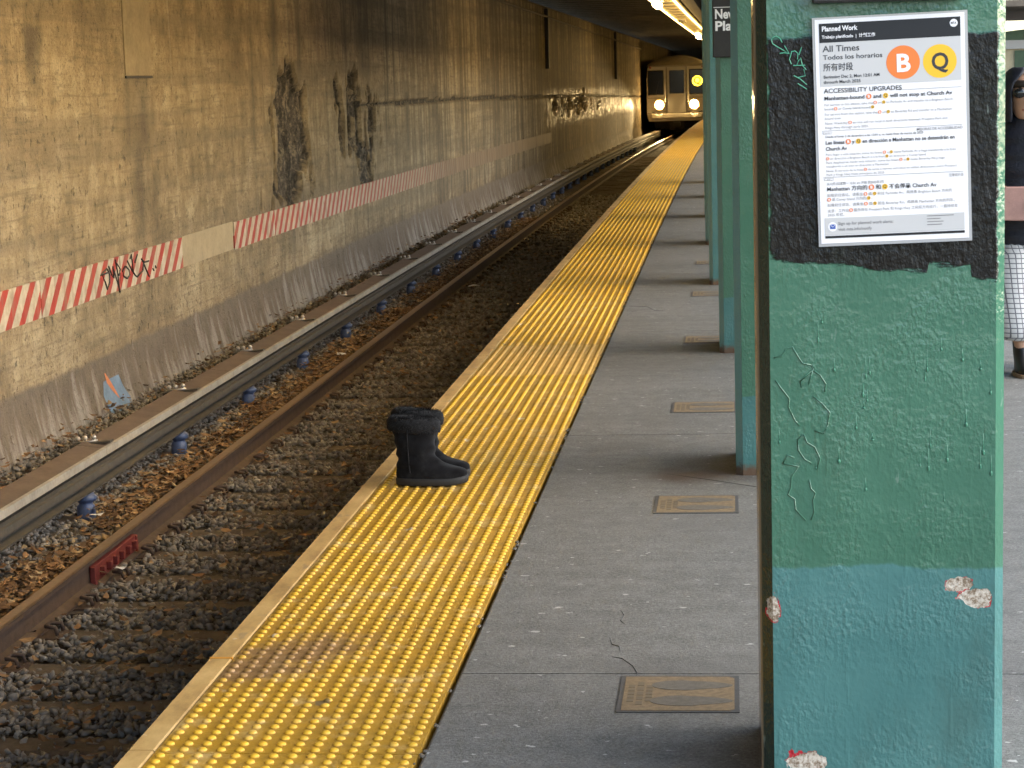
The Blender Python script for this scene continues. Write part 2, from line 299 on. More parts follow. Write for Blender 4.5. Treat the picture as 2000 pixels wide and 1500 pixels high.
# ------------------------------------------------------------------ mesh helpers
class MB:
    def __init__(s): s.v = []; s.f = []; s.mi = []
    def add(s, v, f, mi=0):
        n = len(s.v); s.v += [tuple(q) for q in v]; s.f += [tuple(i+n for i in q) for q in f]; s.mi += [mi]*len(f); return s
    def box(s, x0, x1, y0, y1, z0, z1, mi=0):
        v = [(x, y, z) for z in (z0, z1) for y in (y0, y1) for x in (x0, x1)]
        return s.add(v, [(0, 2, 3, 1), (4, 5, 7, 6), (0, 1, 5, 4), (2, 6, 7, 3), (0, 4, 6, 2), (1, 3, 7, 5)], mi)
    def prism(s, pts, y0, y1, mi=0):           # polygon in (x,z), extruded along y
        n = len(pts); v = [(x, y0, z) for x, z in pts]+[(x, y1, z) for x, z in pts]
        return s.add(v, [tuple(range(n)), tuple(range(2*n-1, n-1, -1))]+[(i, i+n, (i+1) % n+n, (i+1) % n) for i in range(n)], mi)
    def column(s, pts, z0, z1, mi=0):          # polygon in (x,y), extruded along z
        n = len(pts); v = [(x, y, z0) for x, y in pts]+[(x, y, z1) for x, y in pts]
        return s.add(v, [tuple(range(n-1, -1, -1)), tuple(range(n, 2*n))]+[(i, (i+1) % n, (i+1) % n+n, i+n) for i in range(n)], mi)
    def loft(s, rings, cap=True, mi=0, closed=True):
        n = len(rings[0]); v = [q for r_ in rings for q in r_]; f = []
        for i in range(len(rings)-1):
            for j in range(n if closed else n-1):
                k = (j+1) % n; f.append((i*n+j, i*n+k, (i+1)*n+k, (i+1)*n+j))
        if cap: f.append(tuple(range(n-1, -1, -1))); f.append(tuple((len(rings)-1)*n+j for j in range(n)))
        return s.add(v, f, mi)
    def tube(s, pts, rad, seg=8, mi=0):
        pts = [Vector(q) for q in pts]; rings = []
        rr = rad if isinstance(rad, (list, tuple)) else [rad]*len(pts)
        for i, q in enumerate(pts):
            d = (pts[min(i+1, len(pts)-1)]-pts[max(i-1, 0)]).normalized()
            a = d.cross(Vector((0, 0, 1)) if abs(d.z) < .9 else Vector((1, 0, 0))).normalized(); b = d.cross(a)
            rings.append([q+(a*math.cos(w)+b*math.sin(w))*rr[i] for w in [2*math.pi*j/seg for j in range(seg)]])
        return s.loft(rings, True, mi)
    def disc(s, cx, cz, r, y, seg=32, mi=0): # facing -y
        return s.add([(cx+r*math.cos(2*math.pi*j/seg), y, cz+r*math.sin(2*math.pi*j/seg)) for j in range(seg)], [tuple(range(seg))], mi)
    def ball(s, c, r, seg=8, rings=5, mi=0, sq=(1, 1, 1)):
        rs = []
        for i in range(rings+1):
            a = math.pi*(i/rings-.5)*.985
            rs.append([(c[0]+r*sq[0]*math.cos(a)*math.cos(2*math.pi*j/seg), c[1]+r*sq[1]*math.cos(a)*math.sin(2*math.pi*j/seg), c[2]+r*sq[2]*math.sin(a)) for j in range(seg)])
        return s.loft(rs, True, mi)
    def mesh(s, name, mats, smooth=False):
        me = bpy.data.meshes.new(name); me.from_pydata(s.v, [], s.f)
        mats = mats if isinstance(mats, (list, tuple)) else [mats]
        for m_ in mats: me.materials.append(m_)
        if len(mats) > 1: me.polygons.foreach_set('material_index', s.mi)
        if smooth: me.polygons.foreach_set('use_smooth', [True]*len(me.polygons))
        bm = bmesh.new(); bm.from_mesh(me); bmesh.ops.recalc_face_normals(bm, faces=bm.faces); bm.to_mesh(me); bm.free()
        return me
    def build(s, name, mats, parent=None, smooth=False, loc=None): return link(name, s.mesh(name, mats, smooth), parent, loc)
def link(name, me, parent=None, loc=None, rot=None):
    o = bpy.data.objects.new(name, me); COL.objects.link(o); o.parent = parent
    if loc is not None: o.location = loc
    if rot is not None: o.rotation_euler = rot
    return o
def tag(o, label=None, cat=None, group=None, kind=None):
    if label: o['label'] = label
    if cat: o['category'] = cat
    if group: o['group'] = group
    if kind: o['kind'] = kind
    return o
def thing(name, loc, label, cat, group=None, rz=0): return tag(link(name, None, None, loc, (0, 0, rz)), label, cat, group)
def sub(o, lv=2):
    m_ = o.modifiers.new('s', 'SUBSURF'); m_.levels = lv; m_.render_levels = lv; return o
def bevel(o, w=.004, seg=2):
    m_ = o.modifiers.new('b', 'BEVEL'); m_.width = w; m_.segments = seg; m_.limit_method = 'ANGLE'; return o
def sweep(name, prof, ys, mats, parent=None, smooth=False, closed=True):
    mb = MB(); mb.loft([[P(l, y, z) for l, z in prof] for y in ys], closed, 0, closed); return mb.build(name, mats, parent, smooth)
def slope_rot(y): return (-2*.36*max(0, y-15)/85**2, 0, -2*max(0, y-20)/7600)
YS = [-12, -6, 0, 5, 10, 15, 20]+list(range(24, 134, 4))

# ------------------------------------------------------------------ ground, trackbed, platform
tag(MB().add([(-900, -900, -2.6), (900, -900, -2.6), (900, 900, -2.6), (-900, 900, -2.6)], [(0, 1, 2, 3)]).build('ground', M['bed']), kind='structure')
bed = MB()
ly = np.concatenate([np.arange(-12, 40, .16), np.arange(40, 132, 1.)]); lx = np.linspace(-5.3, -1.45, 42)
V = [P(x+0., y, -1.275+.03*math.sin(x*5+y*3)*math.sin(y*2.3)+(max(0, -4.35-x)*.34)) for y in ly for x in lx]; nx = len(lx)
bed.add(V, [(i*nx+j, i*nx+j+1, (i+1)*nx+j+1, (i+1)*nx+j) for i in range(len(ly)-1) for j in range(nx-1)])
tag(bed.build('trackbed', M['bed'], smooth=True), kind='structure')
tag(sweep('trackbed_beyond_platform', [(4.0, -1.28), (10.8, -1.28), (10.8, -1.6), (4.0, -1.6)], YS, M['bed']), kind='structure')

plat = tag(link('platform', None), kind='structure')
sweep('platform_support_wall', [(-.95, -2.2), (-.95, -.26), (3.9, -.26), (3.9, -2.2)], YS, M['soot'], plat)
sweep('platform_nosing', [(-1.385, -.075), (-1.375, -.24), (-.93, -.255), (4.3, -.255), (4.3, -.075)], YS, M['soot'], plat)
# slabs with real joints
joints = [-11, -7, -3, 1.6]+[5.27+3.62*i for i in range(0, 36)]
for a, b in zip(joints[:-1], joints[1:]):
    mb = MB(); n = max(1, int((b-a)/1.3)); yy = [a+.003+(b-a-.006)*k/n for k in range(n+1)]
    mb.loft([[P(l, y, z) for l, z in ((-.708, -.07), (-.708, -.004), (-.702, 0), (4.29, 0), (4.3, -.004), (4.3, -.07))] for y in yy])
    mb.build('slab', M['slab'], plat)
# crumbled filler between tactile strip and slab
mb = MB()
for i in range(260):
    y = rng.uniform(4, 22)**1.0; s_ = rng.uniform(.003, .008); x = -.712+rng.normal(0, .004)
    if math.sin(y*3.1)+math.sin(y*7.7+1) < -.2: continue
    mb.ball(P(x, y, .0005), s_, 5, 3, 0, (1, rng.uniform(1, 3), .35))
fill = mb.build('joint_filler', M['mgrey'], plat); fill['kind'] = 'stuff'

# tactile tiles: 14 x 28 truncated domes on a 610 x 1220 mm plate
def tile_mesh(seg, prof, mat, nm):
    mb = MB(); sp = .61/14
    mb.box(-.303, .305, .0025, 1.2175, -.07, 0)
    for i in range(14):
        for j in range(28):
            cx, cy = -.305+sp*(i+.5), sp*(j+.5); rings = [[(cx+r_*math.cos(2*math.pi*k/seg), cy+r_*math.sin(2*math.pi*k/seg), z) for k in range(seg)] for r_, z in prof]
            n0 = len(mb.v); v = [q for g in rings for q in g]; f = []
            for a in range(len(rings)-1):
                for k in range(seg): f.append((a*seg+k, a*seg+(k+1) % seg, (a+1)*seg+(k+1) % seg, (a+1)*seg+k))
            f.append(tuple((len(rings)-1)*seg+k for k in range(seg))); mb.add(v, f)
    me = bpy.data.meshes.new(nm); me.from_pydata(mb.v, [], mb.f); me.materials.append(mat)
    sm = np.ones(len(mb.f), bool); sm[:6] = False; me.polygons.foreach_set('use_smooth', sm)
    return me
hi = tile_mesh(10, [(.0118, -.0005), (.0108, .0032), (.0078, .0056), (.0036, .0066)], M['tactile'], 'tile_near')
mid = tile_mesh(6, [(.012, -.0005), (.0105, .003), (.0055, .0054)], M['tactile'], 'tile_mid')
lo = tile_mesh(4, [(.013, -.0005), (.007, .0052)], M['tactile'], 'tile_far')
hip = tile_mesh(8, [(.0118, -.0005), (.0108, .0032), (.0078, .0056), (.0036, .0066)], M['pale'], 'tile_pale')
Y0 = 4.6123
for k in range(-5, 80):
    y = Y0+1.22*k
    me = hip if k == 5 else hi if y < 14 else mid if y < 36 else lo
    link('tactile_tile', me, plat, P(-1.026, y, .0005*random.random()), slope_rot(y+.6))
# edge boards
ej = [-6, -2.5, 1.2, 2.2, 4.63, 5.41]+[5.41+3.05*i for i in range(1, 32)]
for a, b in zip(ej[:-1], ej[1:]):
    mb = MB(); n = max(1, int((b-a)/1.5)); yy = [a+.004+(b-a-.008)*k/n for k in range(n+1)]
    mb.loft([[P(l, y, z) for l, z in ((-1.398, -.075), (-1.401, -.008), (-1.393, .0015), (-1.338, .0015), (-1.334, -.002), (-1.334, -.075))] for y in yy])
    mb.build('edge_board', M['board'], plat)
MB().box(-1.395, -1.333, 5.409, 5.416, -.03, .003).build('joint_strip', flat('joint_orange', (.7, .3, .03), .5), plat)

# ------------------------------------------------------------------ track
trk = thing('railway_track', (0, 0, 0), 'ballasted railway track with rusty running rails in front of the tunnel wall', 'railway track')
def rail_prof(c): return [(c-.07, -1.24), (c+.07, -1.24), (c+.07, -1.228), (c+.012, -1.208), (c+.009, -1.115), (c+.034, -1.103), (c+.036, -1.08), (c-.036, -1.08), (c-.034, -1.103), (c-.009, -1.115), (c-.012, -1.208), (c-.07, -1.228)]
for c in (-3.585, -2.13):
    r_ = sweep('rail', rail_prof(c), YS, M['rail'], trk)
    sweep('rail_head', [(c-.036, -1.0795), (c-.034, -1.0725), (c-.026, -1.069), (c+.026, -1.069), (c+.034, -1.0725), (c+.036, -1.0795)], YS, M['railhead'], r_)
tie0 = MB().box(-1.3, 1.27, -.115, .115, -.17, 0)
tme = []
for v in range(4):
    mb = MB(); n = 9
    rs = []
    for i in range(n):
        x = -1.3+2.57*i/(n-1); j = lambda: rng.uniform(-.008, .008)
        rs.append([(x, -.115+j(), -.17), (x, .115+j(), -.17), (x, .118+j(), -.012+j()), (x, .09+j(), 0+j()*.8), (x, -.09+j(), 0+j()*.8), (x, -.118+j(), -.012+j())])
    mb.loft(rs); tme.append(mb.mesh('tie', M['tie']))
plm = MB().box(-.19, .19, -.09, .09, 0, .014).mesh('tie_plate', M['rail'])
clipm = MB()
for sx in (1,):
    clipm.tube([(sx*.16, -.05, .012), (sx*.15, -.05, .05), (sx*.1, -.04, .055), (sx*.085, 0, .045), (sx*.1, .04, .055), (sx*.15, .05, .05), (sx*.16, .05, .012)], .012, 5)
clipm = clipm.mesh('rail_clip', M['rail'], True)
TIES = [9.1+.605*i for i in range(-12, 110)]
for i, y in enumerate(TIES):
    t = link('tie', tme[i % 4], trk, P(-2.86, y+rng.uniform(-.03, .03), -1.243), (*slope_rot(y)[:2], rng.uniform(-.03, .03)))
    if y < 45:
        pl_ = link('tie_plate', plm, trk, P(-3.585, y, -1.252)); link('rail_clip', clipm, pl_, (0, 0, .01)); link('rail_clip', clipm, pl_, (0, 0, .01), (0, 0, math.pi))
# red insulated joint bar on the rail
jb = MB(); jb.box(-.012, .024, -.42, .42, -.06, .035)
jb.prism([(.0, .035), (.03, .03), (.034, -.075), (.0, -.075)], -.44, -.405); jb.prism([(.0, .035), (.03, .03), (.034, -.075), (.0, -.075)], .4, .43)
for k in range(6): jb.box(.02, .052, -.33+k*.13, -.285+k*.13, -.035, .012)
bevel(jb.build('joint_bar', M['redpaint'], trk, loc=(-3.568, 11.74, -1.155)), .004)
# ballast stones (uncountable): angular stones around ties and rails
def hull(n=10):
    bm = bmesh.new(); q = rng.normal(0, 1, (n, 3)); q /= np.linalg.norm(q, axis=1)[:, None]
    q = q*np.array([1, rng.uniform(.6, .95), rng.uniform(.5, .8)])
    for c_ in q: bm.verts.new(c_)
    bmesh.ops.convex_hull(bm, input=bm.verts); bmesh.ops.triangulate(bm, faces=bm.faces); bm.verts.index_update(); bm.verts.ensure_lookup_table()
    v = np.array([w.co[:] for w in bm.verts]); f = np.array([[w.index for w in g.verts] for g in bm.faces]); bm.free()
    return (v, f) if len(v) == n and len(f) == 2*n-4 else hull(n)
HULLS = [hull() for _ in range(16)]
def scatter(name, pts, sizes, mat, flatn=.75, parent=None):
    n = len(pts); nv = 10; pick = rng.integers(0, 16, n); var = np.array([h_[0] for h_ in HULLS])[pick]
    a, b, c = rng.uniform(0, 6.28, n), rng.uniform(-.7, .7, n), rng.uniform(-.7, .7, n)
    ca, sa, cb, sb, cc, sc = np.cos(a), np.sin(a), np.cos(b), np.sin(b), np.cos(c), np.sin(c); Z, O = np.zeros(n), np.ones(n)
    Rz = np.stack([np.stack([ca, -sa, Z], 1), np.stack([sa, ca, Z], 1), np.stack([Z, Z, O], 1)], 1)
    Rx = np.stack([np.stack([O, Z, Z], 1), np.stack([Z, cb, -sb], 1), np.stack([Z, sb, cb], 1)], 1)
    Ry = np.stack([np.stack([cc, Z, sc], 1), np.stack([Z, O, Z], 1), np.stack([-sc, Z, cc], 1)], 1)
    v = np.einsum('nij,nvj->nvi', Rx@Ry@Rz, var)*sizes[:, None, None]+pts[:, None, :]
    f = np.array([h_[1] for h_ in HULLS])[pick]+(np.arange(n)*nv)[:, None, None]
    me = bpy.data.meshes.new(name); me.vertices.add(n*nv); me.vertices.foreach_set('co', v.ravel())
    nf = n*16; me.loops.add(nf*3); me.loops.foreach_set('vertex_index', f.ravel().astype(np.int32))
    me.polygons.add(nf); me.polygons.foreach_set('loop_start', np.arange(nf, dtype=np.int32)*3); me.polygons.foreach_set('loop_total', np.full(nf, 3, np.int32))
    me.update(); me.validate(); me.materials.append(mat); return link(name, me, parent)
def bpts(n, y0, y1, x0=-4.98, x1=-1.5):
    y = rng.uniform(y0, y1, n); x = rng.uniform(x0, x1, n); tz = np.array([min(abs(q-t_) for t_ in TIES) for q in y])
    on = (tz < .135) & (x > -4.2); keep = ~(on & (rng.random(n) < np.where(x < -3.62, .5, .72)))
    keep &= np.abs(x+3.585) > .06; keep &= ~((np.abs(x+4.17) < .16) & (np.abs((y-13.21+1.1825) % 2.365-1.1825) < .13))
    x, y, tz = x[keep], y[keep], tz[keep]
    z = -1.262+.022*np.sin(tz*8)+rng.uniform(-.012, .022, len(x))+np.where(x < -4.35, (-4.35-x)*.34, 0)
    return np.array([P(a, b, c) for a, b, c in zip(x, y, z)])
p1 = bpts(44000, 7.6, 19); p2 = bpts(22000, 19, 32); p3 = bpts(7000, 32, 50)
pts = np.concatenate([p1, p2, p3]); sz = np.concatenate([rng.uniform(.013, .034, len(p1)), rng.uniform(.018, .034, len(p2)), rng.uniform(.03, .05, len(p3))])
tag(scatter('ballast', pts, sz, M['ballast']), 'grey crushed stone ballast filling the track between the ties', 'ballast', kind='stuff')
# fallen leaves
mb = MB()
def leaf(x, y, z, s_):
    a = rng.uniform(0, 6.28); c, sn = math.cos(a), math.sin(a); t1, t2 = rng.uniform(-.6, .6, 2); cu_ = rng.uniform(.1, .6)
    q = [(-1, 0, cu_), (-.3, -.5, .1), (.5, -.42, .1), (1.05, 0, cu_*.8), (.5, .42, .25*cu_), (-.3, .5, .3*cu_)]
    mb.add([(x+(u*c-w*sn)*s_, y+(u*sn+w*c)*s_, z+(h*1.5+u*t1*.7+w*t2)*s_*.7) for u, w, h in q], [(0, 1, 2, 5), (2, 3, 4, 5)])
for i in range(15000):
    y = 7+34*rng.random()**1.5; m1 = math.sin(y*1.9)+math.sin(y*4.3+2)
    if rng.random() < .84: x = rng.normal(-3.87, .12)
    elif rng.random() < .6: x = rng.uniform(-4.95, -4.55)
    else: x = rng.uniform(-3.5, -2.3)
    if x > -4.5 and x < -3.5 and rng.random() > .72+.25*m1: continue
    if abs(x+3.585) < .075: continue
    px_ = P(x, y, -1.212+rng.uniform(0, .04)+(max(0, -4.35-x)*.34+.02)); leaf(*px_, rng.uniform(.018, .042))
tag(mb.build('fallen_leaves', M['leaf']), 'brown fallen leaves littering the ballast beside the far rail', 'leaves', kind='stuff')
# third rail with cover board
tr = thing('third_rail', (0, 0, 0), 'third rail under a brown wooden cover board with pale edge on blue insulators', 'third rail')
c = -4.2
sweep('conductor_rail', [(c-.075, -1.07), (c+.075, -1.07), (c+.075, -1.058), (c+.02, -1.04), (c+.018, -.98), (c+.045, -.965), (c+.045, -.93), (c-.045, -.93), (c-.045, -.965), (c-.018, -.98), (c-.02, -1.04), (c-.075, -1.058)], YS, M['conductor'], tr)
sweep('conductor_edge', [(c+.047, -.95), (c+.07, -.955), (c+.074, -.995), (c+.055, -1.0)], YS, grainy('guard_strip', (.085, .078, .066), 14, .4, .6), tr)
yb = [-12+3.66*i for i in range(40)]
for a, b in zip(yb[:-1], yb[1:]):
    mb = MB(); yy = [a+.004, (a+b)/2, b-.004]
    mb.loft([[P(l, y, z) for l, z in ((-4.335, -.832), (-4.335, -.88), (-4.165, -.9), (-4.165, -.853))] for y in yy]); cb = mb.build('cover_board', M['cover'], tr)
    mb = MB(); mb.loft([[P(l, y, z) for l, z in ((-4.1625, -.9), (-4.137, -.9), (-4.137, -.85), (-4.1625, -.848))] for y in yy]); mb.build('board_edge', M['coveredge'], cb)
insm = MB(); insm.loft([[(r_*math.cos(2*math.pi*j/12), r_*math.sin(2*math.pi*j/12), z) for j in range(12)] for r_, z in ((.058, 0), (.062, .012), (.058, .085), (.046, .1), (.046, .112), (.07, .124), (.073, .145), (.05, .172))]); insm = insm.mesh('insulator', M['blue'], True)
brk = MB(); brk.box(-.26, .02, -.04, .04, .0, .012); brk.box(-.26, -.23, -.04, .04, -.32, 0)
brk = brk.mesh('bracket', M['conductor'])
bolt = MB()
for dx in (-.25, -.2, -.14): bolt.ball((dx, 0, .03), .02, 6, 4)
bolt.box(-.27, -.12, -.012, .012, .0, .012)
bolt = bolt.mesh('bolt_row', M['zinc'], True)
endt = MB().box(-.2, .42, -.11, .11, -.12, 0).mesh('insulator_tie', M['tie'])
for i in range(-3, 30):
    y = 13.21+2.365*i
    link('insulator', insm, tr, P(-4.17, y, -1.245), slope_rot(y)); link('insulator_tie', endt, tr, P(-4.2, y, -1.245), slope_rot(y))
    b_ = link('bracket', brk, tr, P(-4.16, y+.55, -.836), (0, R(-6.5), 0)); link('bolt_row', bolt, b_, (.04, 0, .0145))

# ------------------------------------------------------------------ tunnel wall
wall = thing('tunnel_wall', (-5.0, 14, -1.3), 'stained tan concrete tunnel wall with spalled patches and warning stripes', 'wall')
WO = Vector((-5.0, 14, -1.3))
def smoothnoise(y, z, k): return math.sin(y*2.1*k+1.3)*math.cos(z*3.3*k+.4)+.6*math.sin(y*5.3*k+z*4.1*k)+.4*math.cos(y*11*k-z*7.7*k)
def spall(y, z):
    s_ = 0.
    for y0, y1, z0, z1 in ((23.1, 25.35, .08, 1.5), (27.35, 30.0, .62, 1.55), (28.6, 29.9, .15, .8)):
        cy, cz = (y0+y1)/2, (z0+z1)/2
        d = (abs((y-cy)/((y1-y0)/2))**3+abs((z-cz)/((z1-z0)/2))**3)**(1/3)+.2*smoothnoise(y*.8, z*.6, 1.1)+.1*smoothnoise(y, z, 2.7); s_ = max(s_, 1.3-d*.95)
    # far damaged lime-stained patch beside the train
    if 58 < y < 76 and .2 < z < 1.2: s_ = max(s_, .62-abs(z-.72)*1.0-abs(y-66)/26)
    return max(0., min(1., s_))
def streak(y, z):
    s_ = 0.
    for y0, w, z0, z1 in ((17.95, .62, .1, 1.58), (15.2, .25, 1.4, 1.95), (36, .5, .5, 1.4), (39, .3, .2, 1.2), (44, .5, 1.0, 1.9), (24.2, 1.15, -.62, .3), (23.5, .25, 1.4, 3.2), (24.9, .2, 1.4, 2.6), (29.2, .5, 1.4, 2.9), (27.9, .2, 1.5, 2.5), (33, .3, .2, 1.3)):
        if z0 < z < z1: s_ = max(s_, (1-(abs(y-y0)/w)**2)*min(1, (z-z0)/.4))
    return s_
gy = np.concatenate([np.arange(-12, 13, .5), np.arange(13, 22.4, .1), np.arange(22.4, 30.6, .035), np.arange(30.6, 34, .1), np.arange(34, 60, .2), np.arange(60, 132.1, .4)])
gz = np.concatenate([np.arange(-1.45, -.5, .08), np.arange(-.5, 2.2, .04), np.arange(2.2, 3.46, .14)])
GY, GZ = np.meshgrid(gy, gz, indexing='ij')
def hsh(i, j, k): q = np.sin(i*127.1+j*311.7+k*74.7)*43758.5453; return q-np.floor(q)
def vn(y, z, k):
    i, j = np.floor(y), np.floor(z); u, w = y-i, z-j; u, w = u*u*(3-2*u), w*w*(3-2*w)
    return (hsh(i, j, k)*(1-u)+hsh(i+1, j, k)*u)*(1-w)+(hsh(i, j+1, k)*(1-u)+hsh(i+1, j+1, k)*u)*w
def fbm(y, z, k, n=5):
    t_, a_, q = 0., .5, 0.
    for o_ in range(n): t_ = t_+a_*vn(y*2**o_, z*2**o_, k+o_); q += a_; a_ *= .55
    return t_/q
S0 = np.array([[spall(y, z) for z in gz] for y in gy])
rag = fbm(GY*2.4, GZ*1.3, 3)-.5
isl = fbm(GY*3.1+7, GZ*1.1, 11)
SH = np.clip((S0+rag*1.15-.3)/.1, 0, 1)*np.where(isl > .61, 0, 1)*(S0 > .02)
STK = np.clip(np.array([[streak(y, z) for z in gz] for y in gy])*.9+(fbm(GY*7, GZ*1.6, 61)-.5)*1.5-.15, 0, 1)*(np.array([[streak(y, z) > .01 for z in gz] for y in gy]))
rid = 1-np.abs(2*fbm(GY*4.5, GZ*1.7, 23)-1)
DEP = SH*(.02+.11*rid*rid+.03*(fbm(GY*14, GZ*9, 31)-.5))
FOOT = np.where(GZ < -.6, .16*(np.clip(-.6-GZ, 0, 9)/.7)**1.5, 0)
ZC = 1.2-.006*(GY-28)+.05*(fbm(GY*.8, GY*0, 41)-.5)
CRK = np.where((GY > 28.5) & (np.abs(GZ-ZC) < .03+.02*(fbm(GY*2, GY*0+3, 43)-.5)), .03, 0)
XX = -5.0+FOOT-DEP-CRK+.012*(fbm(GY*.9, GZ*1.2, 51)-.5)
V = []; LZ = GZ.ravel().tolist(); SP = np.clip(SH+(CRK > 0)*.8, 0, 1).ravel().tolist()
for i, y in enumerate(gy):
    o_, d_ = off(y), drop(y)
    for j, z in enumerate(gz): V.append((XX[i, j]+o_+5.0, y-14, z-d_+1.3))
nz = len(gz); F = [(i*nz+j, i*nz+j+1, (i+1)*nz+j+1, (i+1)*nz+j) for i in range(len(gy)-1) for j in range(nz-1)]
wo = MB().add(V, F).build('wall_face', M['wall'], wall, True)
for nm, d in (('lz', LZ), ('spall', SP), ('streak', STK.ravel().tolist())):
    a = wo.data.attributes.new(nm, 'FLOAT', 'POINT'); a.data.foreach_set('value', d)
def wsub(name, mb, mat, **k):
    mb.v = [tuple(Vector(q)-WO) for q in mb.v]; return mb.build(name, mat, wall, **k)
def wbox(name, mat, y0, y1, z0, z1, proud=.02, depth=.05, n=1):
    mb = MB(); yy = [y0+(y1-y0)*k/max(1, n) for k in range(n+1)]
    mb.loft([[P(l, y, z) for l, z in ((-5-depth, z0), (-5+proud, z0), (-5+proud, z1), (-5-depth, z1))] for y in yy]); return wsub(name, mb, mat)
# backing mass, far stretch, niche
mb = MB(); mb.loft([[P(l, y, z) for l, z in ((-5.5, -1.6), (-5.06, -1.6), (-5.2, -.6), (-5.2, 3.44), (-5.5, 3.44))] for y in YS]); wsub('wall_backing', mb, M['soot'])
wbox('drip_groove', M['soot'], 50.5, 50.62, -1.2, 3.4, .006)
for y0, y1, zb in ((17.54, 18.36, 1.6),):
    wbox('cover_plate', M['plate'], y0, y1, zb, 3.3, .012); wbox('plate_drip_lip', M['dark'], y0, y1, zb-.025, zb-.004, .016)
for y, z0 in ((56.5, 1.75), (83.6, 1.5)): wbox('drain_pipe', M['pipe'], y, y+.16, z0, 3.3, .1, 0)
mb = MB(); mb.tube([P(-4.93, y, 3.12-.004*(y-50)) for y in YS[3:27]], .03, 6); wsub('conduit', mb, M['soot'], smooth=True)
bj = [12.9, 15.02, 17.07, 19.1, None, 21.15, 23.1, 25.06, 27.1, 29.1, 31.1, 33.1, 35.1, 37.1]+[39.2+2.04*i for i in range(1, 10)]
smesh = {}
for a, b in zip(bj[:-1], bj[1:]):
    if a is None or b is None: continue
    L = round(b-a, 2)
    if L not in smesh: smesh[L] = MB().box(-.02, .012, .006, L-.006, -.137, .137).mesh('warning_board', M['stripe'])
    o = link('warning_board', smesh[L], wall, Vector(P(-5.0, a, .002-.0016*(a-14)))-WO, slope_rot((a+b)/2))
wbox('bare_patch', grainy('bare_patch_concrete', (.34, .28, .18), 5, .25, .9), 19.12, 21.13, -.137, .14, .005)
# marker scrawl on the warning board
tagm = MB()
Z0 = 0.004; sx_ = lambda u: 16.5+(u-250)/1340*1.44
strokes = [[(260, 720), (330, 620), (420, 540), (480, 650), (300, 700), (360, 900), (405, 1120), (470, 960), (480, 700), (440, 560)], [(470, 480), (540, 720), (590, 820), (580, 480)],
    [(590, 560), (660, 860), (740, 1240)], [(650, 300), (700, 700), (720, 1200)], [(690, 420), (770, 580), (730, 760)], [(900, 520), (830, 640), (860, 800), (950, 860), (1020, 780), (1010, 620), (930, 520)],
    [(970, 360), (1080, 620), (1180, 800), (1230, 840), (1390, 680), (1430, 380)], [(1050, 300), (1090, 180), (1120, 700)], [(1180, 420), (1260, 200)], [(1370, 340), (1460, 430), (1580, 400)], [(1400, 380), (1480, 620), (1570, 860)], [(1690, 640), (1720, 690)], [(1770, 560), (1790, 620)]]
for s_ in strokes:
    # image of the board slopes: flatten it to board height
    pts_ = []
    for u, v in s_:
        top = 430-(u/2000)*500; bot = 1400-(u/2000)*560
        h = .5-(v-top)/(bot-top); pts_.append(Vector(P(-4.9865, sx_(u), h*.27-.004)))
    tagm.tube(pts_, .0085, 5)
wsub('marker_scrawl', tagm, flat('marker_black', (.018, .015, .012), .5))
# sprayed survey marks at the foot
mb = MB(); mb.loft([[P(-4.965+.0*k, y, z) for y, z in ((16.42-.02*k, -.95-.1*k), (16.6, -.9-.1*k), (16.85+.02*k, -.93-.1*k))] for k in range(3)], False, 0, False)
def foot(z): return -5.0+(.16*((-.6-z)/.7)**1.5 if z < -.6 else 0)+.004
mb = MB(); zs = [-.8, -.9, -1.0, -1.1, -1.2]; ed = [(16.38, 16.8), (16.3, 16.85), (16.33, 16.95), (16.4, 16.97), (16.42, 16.9)]
mb.loft([[(foot(z)+off(a), a+(b-a)*q, z) for q in (0, .25, .5, .75, 1)] for z, (a, b) in zip(zs, ed)], False, 0, False)
wsub('blue_survey_paint', mb, grainy('survey_blue', (.16, .25, .36), 8, .45, .8))
mb = MB(); mb.loft([[(foot(z)+.003, y+d, z) for d in (-w, 0, w)] for z, y, w in ((-.74, 16.45, .01), (-.82, 16.5, .05), (-.9, 16.58, .035), (-.97, 16.66, .008))], False, 0, False)
wsub('orange_survey_paint', mb, grainy('survey_orange', (.62, .22, .09), 12, .3, .7))

# ------------------------------------------------------------------ roof over the track and canopy over the platform
ceil = tag(link('ceiling', None), kind='structure')
RY = [-12, -4, 4, 9, 15, 20]+list(range(24, 134, 4))
sweep('ceiling_slab', [(-5.6, 3.72), (-1.0, 3.72), (-1.0, 3.95), (-5.6, 3.95)], RY, grainy('ceiling_concrete', (.2, .155, .1), 2, .4, .9), ceil)
bmm = MB(); bmm.box(-2.3, 2.2, -.1, .1, 0, .03); bmm.box(-2.3, 2.2, -.02, .02, .03, .27); bmm = bmm.mesh('beam', M['beam'])
for i in range(96): y = -11.4+1.5*i; link('beam', bmm, ceil, P(-3.25, y, 3.452), slope_rot(y))
sweep('edge_girder', [(-1.05, 2.95), (-.8, 2.95), (-.8, 3.75), (-1.05, 3.75)], RY, M['beam'], ceil)
can = tag(link('canopy', None), 'dark timber canopy over the platform carried by the green columns', 'canopy')
sweep('canopy_deck', [(-.8, 3.3), (2.3, 3.3), (2.3, 3.42), (-.8, 3.42)], [4.1, 8, 15, 20]+RY[6:], M['brown'], can)
rf = MB().box(-.8, 2.3, -.05, .05, -.16, 0).mesh('rafter', M['brown'])
for i in range(69): y = 4.3+1.8*i; link('rafter', rf, can, P(0, y, 3.299), slope_rot(y))
sweep('fascia', [(2.3, 3.1), (2.35, 3.1), (2.35, 3.45), (2.3, 3.45)], [4.1, 8, 15.5], M['brown'], can)
